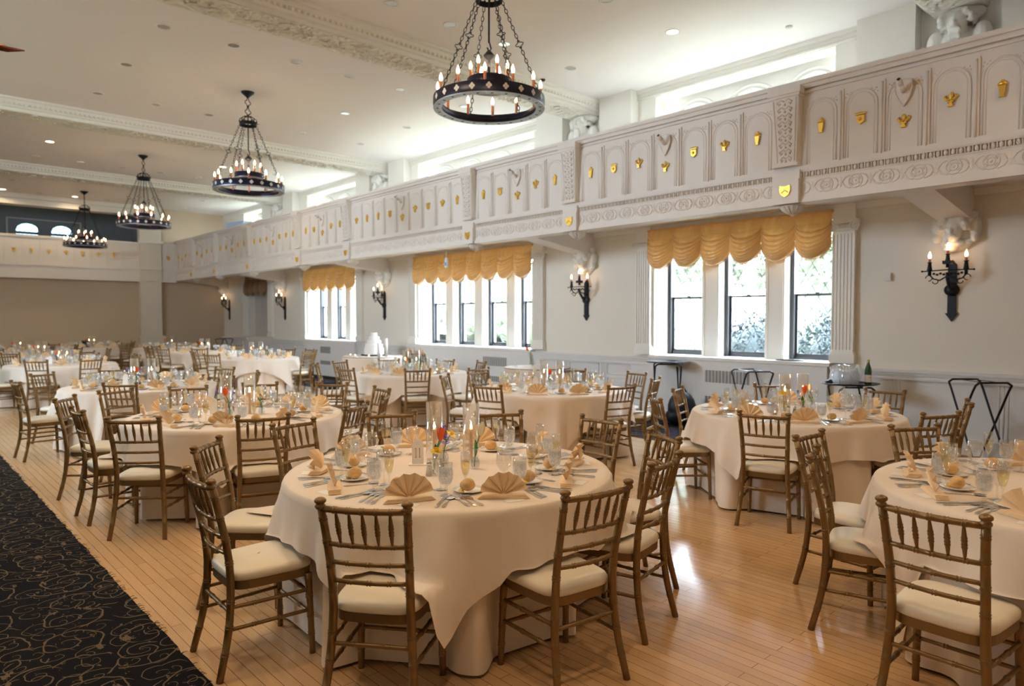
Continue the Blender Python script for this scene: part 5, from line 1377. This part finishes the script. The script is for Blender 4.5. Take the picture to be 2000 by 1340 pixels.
# ---------------------------------------------------------------- tray stands, trays, pitchers
def tray_stand(x, y, rz, h, lab):
    root = empty('tray_stand', (x, y, 0), rz, lab, 'tray stand')
    for s in (-1, 1):
        pts = [(-s * .24, s * .0 - .19, .01), (s * .20, -.19, h - .10), (s * .245, -.19, h - .03), (s * .24, -.15, h), (s * .24, .15, h), (s * .245, .19, h - .03), (s * .20, .19, h - .10), (-s * .24, .19, .01)]
        q = MB(); off = .015 * s; P = []
        for a, b in zip(pts, pts[1:]):
            for k in range(6): P.append(tuple(lerp(a[i], b[i], k / 6) for i in range(3)))
        P.append(pts[-1]); P = [(px, py * (1 - .04 * s), pz) for px, py, pz in P]
        q.tube(P, .012, 8); q.tube([(-s * .235, -.19 * (1 - .04 * s), .015), (-s * .235, .19 * (1 - .04 * s), .015)], .011, 8); q.build('folding_frame', blackm, root)
    for y_ in (-.09, .09):
        q = MB(); q.box(-.24, .24, y_ - .02, y_ + .02, h - .002, h + .002) ; q.build('strap', blackm, root)
    return root
tray_stand(9.18, 6.35, R_(40), .93, 'black folding tray stand carrying an oval tray, left of table 5')
tray_stand(9.15, 4.9, R_(55), .90, 'black folding tray stand with bare blue-black straps, behind table 5')
tray_stand(8.90, 3.45, R_(40), .80, 'black tray stand carrying water pitchers beside the fluted pilaster')
tray_stand(9.15, 2.15, R_(47), .93, 'empty black folding tray stand at the right under the sconce')
tray_stand(9.1, 24.9, R_(40), .93, 'dark tray stand far away by the end corner')
def tray(x, y, z, rz, lab):
    q = MB(); q.lathe([(.001, 0), (.30, 0), (.335, .012), (.345, .022), (.34, .024), (.33, .016), (.295, .006), (.001, .006)], 36, Matrix.Diagonal((1.0, .8, 1, 1)), True, False)
    q.build('serving_tray', traym, None, (x, y, z), rz, label=lab, cat='tray')
tray(9.18, 6.35, .944, R_(-50), 'black oval serving tray on the stand left of table 5')
tray(8.90, 3.45, .814, R_(-50), 'black oval serving tray holding pitchers and a bottle')
q = MB(); q.lathe([(.001, 0), (.18, 0), (.20, .012), (.195, .014), (.17, .004), (.001, .004)], 28, Matrix.Diagonal((.5, 1.1, 1, 1))); q.build('small_tray', traym, None, (XW + .02, 4.55, 1.036), 0, label='small dark tray on the nearest window sill', cat='tray')
pit = lm([(.001, 0), (.055, 0), (.062, .01), (.066, .06), (.060, .12), (.046, .165), (.042, .19), (.047, .225), (.055, .235), (.053, .235), (.044, .222), (.040, .19)], 20, 'water_pitcher', glass)
pitw = lm([(.001, .006), (.056, .008), (.061, .02), (.063, .06), (.057, .12), (.046, .155), (.001, .156)], 20, 'water', water)
q = MB(); q.tube([(.045, 0, .215), (.085, 0, .21), (.10, 0, .15), (.085, 0, .09), (.06, 0, .075)], .007, 8); hnd = q.mesh('handle', glass)
for k, (dx, dy) in enumerate(((-.17, .05), (-.06, .10), (-.10, -.06), (.02, -.04), (.09, .08), (-.02, .20))):
    u, v_ = dx, dy; x, y = 8.90 + u * RT.x + v_ * FW.x, 3.45 + u * RT.y + v_ * FW.y
    nm_ = ['back row left', 'back row middle', 'front row left', 'front row right', 'back row right', 'rearmost'][k]
    o = put('water_pitcher', pit, x, y, .821, rj.uniform(0, 6), 'clear glass water pitcher on the black tray, ' + nm_, 'pitcher', 'water pitchers'); link('water', pitw, o); link('handle', hnd, o)
x, y = 8.90 + .20 * RT.x - .04 * FW.x, 3.45 + .20 * RT.y - .04 * FW.y
o = link('wine_bottle', lm([(.001, .004), (.038, 0), (.041, .01), (.041, .17), (.034, .21), (.017, .255), (.0145, .28), (.0145, .30)], 20, 'wine_bottle', bottlem, caps=True), None, (x, y, .821), 0, 'green wine bottle with a pale label on the black tray', 'bottle')
link('foil', lm([(.0155, .275), (.016, .305), (.001, .307)], 14, 'foil', foilm), o); link('label', lm([(.0418, .03), (.0418, .12)], 20, 'label', cardm), o)
q = MB()
for k in range(9): a = -R_(137) + .12 * k; 
q.box(-.004, .004, -.012, .012, .085, .09); q.build('label_print', inkm, o, (.0425 * math.cos(R_(-137)), .0425 * math.sin(R_(-137)), 0), R_(-137))
q = MB()
for k in range(7): q.ball((rj.uniform(-.06, .06), rj.uniform(-.03, .03), .02 + .008 * (k % 3)), .028, 8, (1.3, 1, .7))
x, y = 8.90 - .25 * RT.x, 3.45 - .25 * RT.y; q.build('dark_cloth', blackm, None, (x, y, .826), 0, label='crumpled dark cloth on the left of the pitcher tray', cat='cloth')
q = MB(); q.ball((0, 0, .27), .27, 14, (.55, .8, 1)); q.ball((0, .05, .15), .2, 12, (.7, 1, .75)); q.tube([(0, -.08, .5), (0, -.03, .58), (0, .05, .58), (0, .1, .5)], .012, 6)
q.build('black_bag', blackm, None, (9.0, 5.95, 0), R_(40), label='black bag on the carpet behind the left of table 5', cat='bag')

# small wall and ceiling devices
q = MB(); q.box(-.045, 0, -.035, .035, -.05, .05); q.box(-.055, -.045, -.028, .028, -.03, .045); q.build('wall_sensor', devm, None, (XW, 3.25, 2.17), 0, label='small white wall sensor right of the fluted pilaster', cat='sensor')
q = MB(); q.box(-.005, .005, -.005, .005, 0, .30); q.box(-.02, .02, -.04, .04, -.20, 0); q.build('hanging_device', devm, None, (8.6, 11.3, 2.88), 0, label='small pale device hanging before the middle window valance', cat='device')
q = MB(); q.box(-.021, -.02, -.025, .025, -.17, -.10); q.build('blue_mark', mat('blue_mark', (.05, .2, .7), .4), bpy.data.objects['hanging_device'])
q = MB(); q.box(-.09, .09, -.06, .06, 0, .20); q.box(-.07, .07, -.065, -.06, .02, .18); q.build('dark_box', blackm, None, (4.75, 24.45, TZ), R_(-20), label='small dark box standing on the far end-wall table', cat='box')

# ---------------------------------------------------------------- garden outside
struct('ground', MB().box(XW + .65, 90, -30, 120, -1.2, -.5).box(-60, XL - .3, -30, 60, -1.2, -.5), lawnm)
struct('trim_201', MB().box(XW + .65, XW + 2.4, YN, 40, -.5, -.44), concrete)  # unseen grey paving strip, added to cut the lawn's green bounce indoors
struct('trim_200', MB().box(-60, 60, 31, 90, -1.2, -.5), lawnm)
def bush(x, y, z, r, h, n, seed, m, name, lab, cat, ls=.05):
    rn_ = random.Random(seed); v = []; f = []
    q = MB(); 
    for k in range(n):
        a = rn_.uniform(0, 6.3); b = math.acos(rn_.uniform(-.2, 1)); rr = rn_.uniform(.80, 1.05) * (1 + .12 * math.sin(a * 5) * math.sin(b * 4))
        p = Vector((r * rr * math.sin(b) * math.cos(a), r * rr * math.sin(b) * math.sin(a) * 1.0, h * .5 + h * .5 * rr * math.cos(b)))
        d1 = Vector((rn_.gauss(0, 1), rn_.gauss(0, 1), rn_.gauss(0, 1))).normalized() * ls; d2 = Vector((rn_.gauss(0, 1), rn_.gauss(0, 1), rn_.gauss(0, 1))).normalized() * ls * .6
        o = len(q.v); q.v += [tuple(p - d1), tuple(p + d2), tuple(p + d1), tuple(p - d2)]; q.f.append([o, o + 1, o + 2, o + 3]); q.sm.append(False); q.mi.append(0)
    q.ball((0, 0, h * .48), min(r, h) * .8, 14, (r / min(r, h), r / min(r, h), h * .55 / min(r, h)))
    root = empty(name, (x, y, z), 0, lab, cat)
    q.build('foliage', m, root)
    s = MB(); s.tube([(0, 0, -.05 if h < 3 else -3.2), (.05, 0, h * .5)], [.06 if h < 3 else .16, .04 if h < 3 else .1], 8); s.build('trunk', barkm, root)
bush(12.9, 4.9, -.5, 1.05, 2.35, 3000, 1, hedgem, 'hedge_bush', 'dark green shrub outside the rightmost pane of the nearest window', 'shrub')
bush(13.4, 7.0, -.5, 1.0, 2.2, 3000, 2, hedgem, 'hedge_bush', 'dark green shrub outside the middle pane of the nearest window', 'shrub')
bush(16.5, 11.4, -.5, .9, 1.35, 1800, 3, treem, 'hedge_bush', 'pale green shrub outside the left pane of the nearest window', 'shrub')
for k, (x, y) in enumerate(((24, 8.5), (26.5, 12), (24.5, 15.5), (27, 19))):
    bush(x, y, -.5, 1.75, 8.5, 2600, 4 + k, treem, 'garden_tree', 'pale spring tree beyond the lawn, %s from right through nearest window' % ORD[k], 'tree', .2)
q = MB(); rn_ = random.Random(9)
for k in range(26):
    yy = 24 + k * 1.9; xx = 27 + rn_.uniform(-2, 3); h = rn_.uniform(6.5, 9); q.tube([(xx, yy, -.6), (xx, yy, h * .4)], .18, 6)
    q.ball((xx, yy, h * .5), 2.2, 10, (1, 1, h / 4.6))
    for j in range(260):
        a = rn_.uniform(0, 6.3); b = math.acos(rn_.uniform(-1, 1)); p = Vector((xx + 2.35 * math.sin(b) * math.cos(a), yy + 2.35 * math.sin(b) * math.sin(a), h * .5 + h * .5 * math.cos(b)))
        d1 = Vector((rn_.gauss(0, 1), rn_.gauss(0, 1), rn_.gauss(0, 1))).normalized() * .3; d2 = Vector((rn_.gauss(0, 1), rn_.gauss(0, 1), rn_.gauss(0, 1))).normalized() * .2
        o = len(q.v); q.v += [tuple(p - d1), tuple(p + d2), tuple(p + d1), tuple(p - d2)]; q.f.append([o, o + 1, o + 2, o + 3]); q.sm.append(False); q.mi.append(0)
q.build('tree_line', treem, label='blurred line of pale trees behind the middle and third windows', cat='trees', kind='stuff')
if chair0.location.z < -10: pass
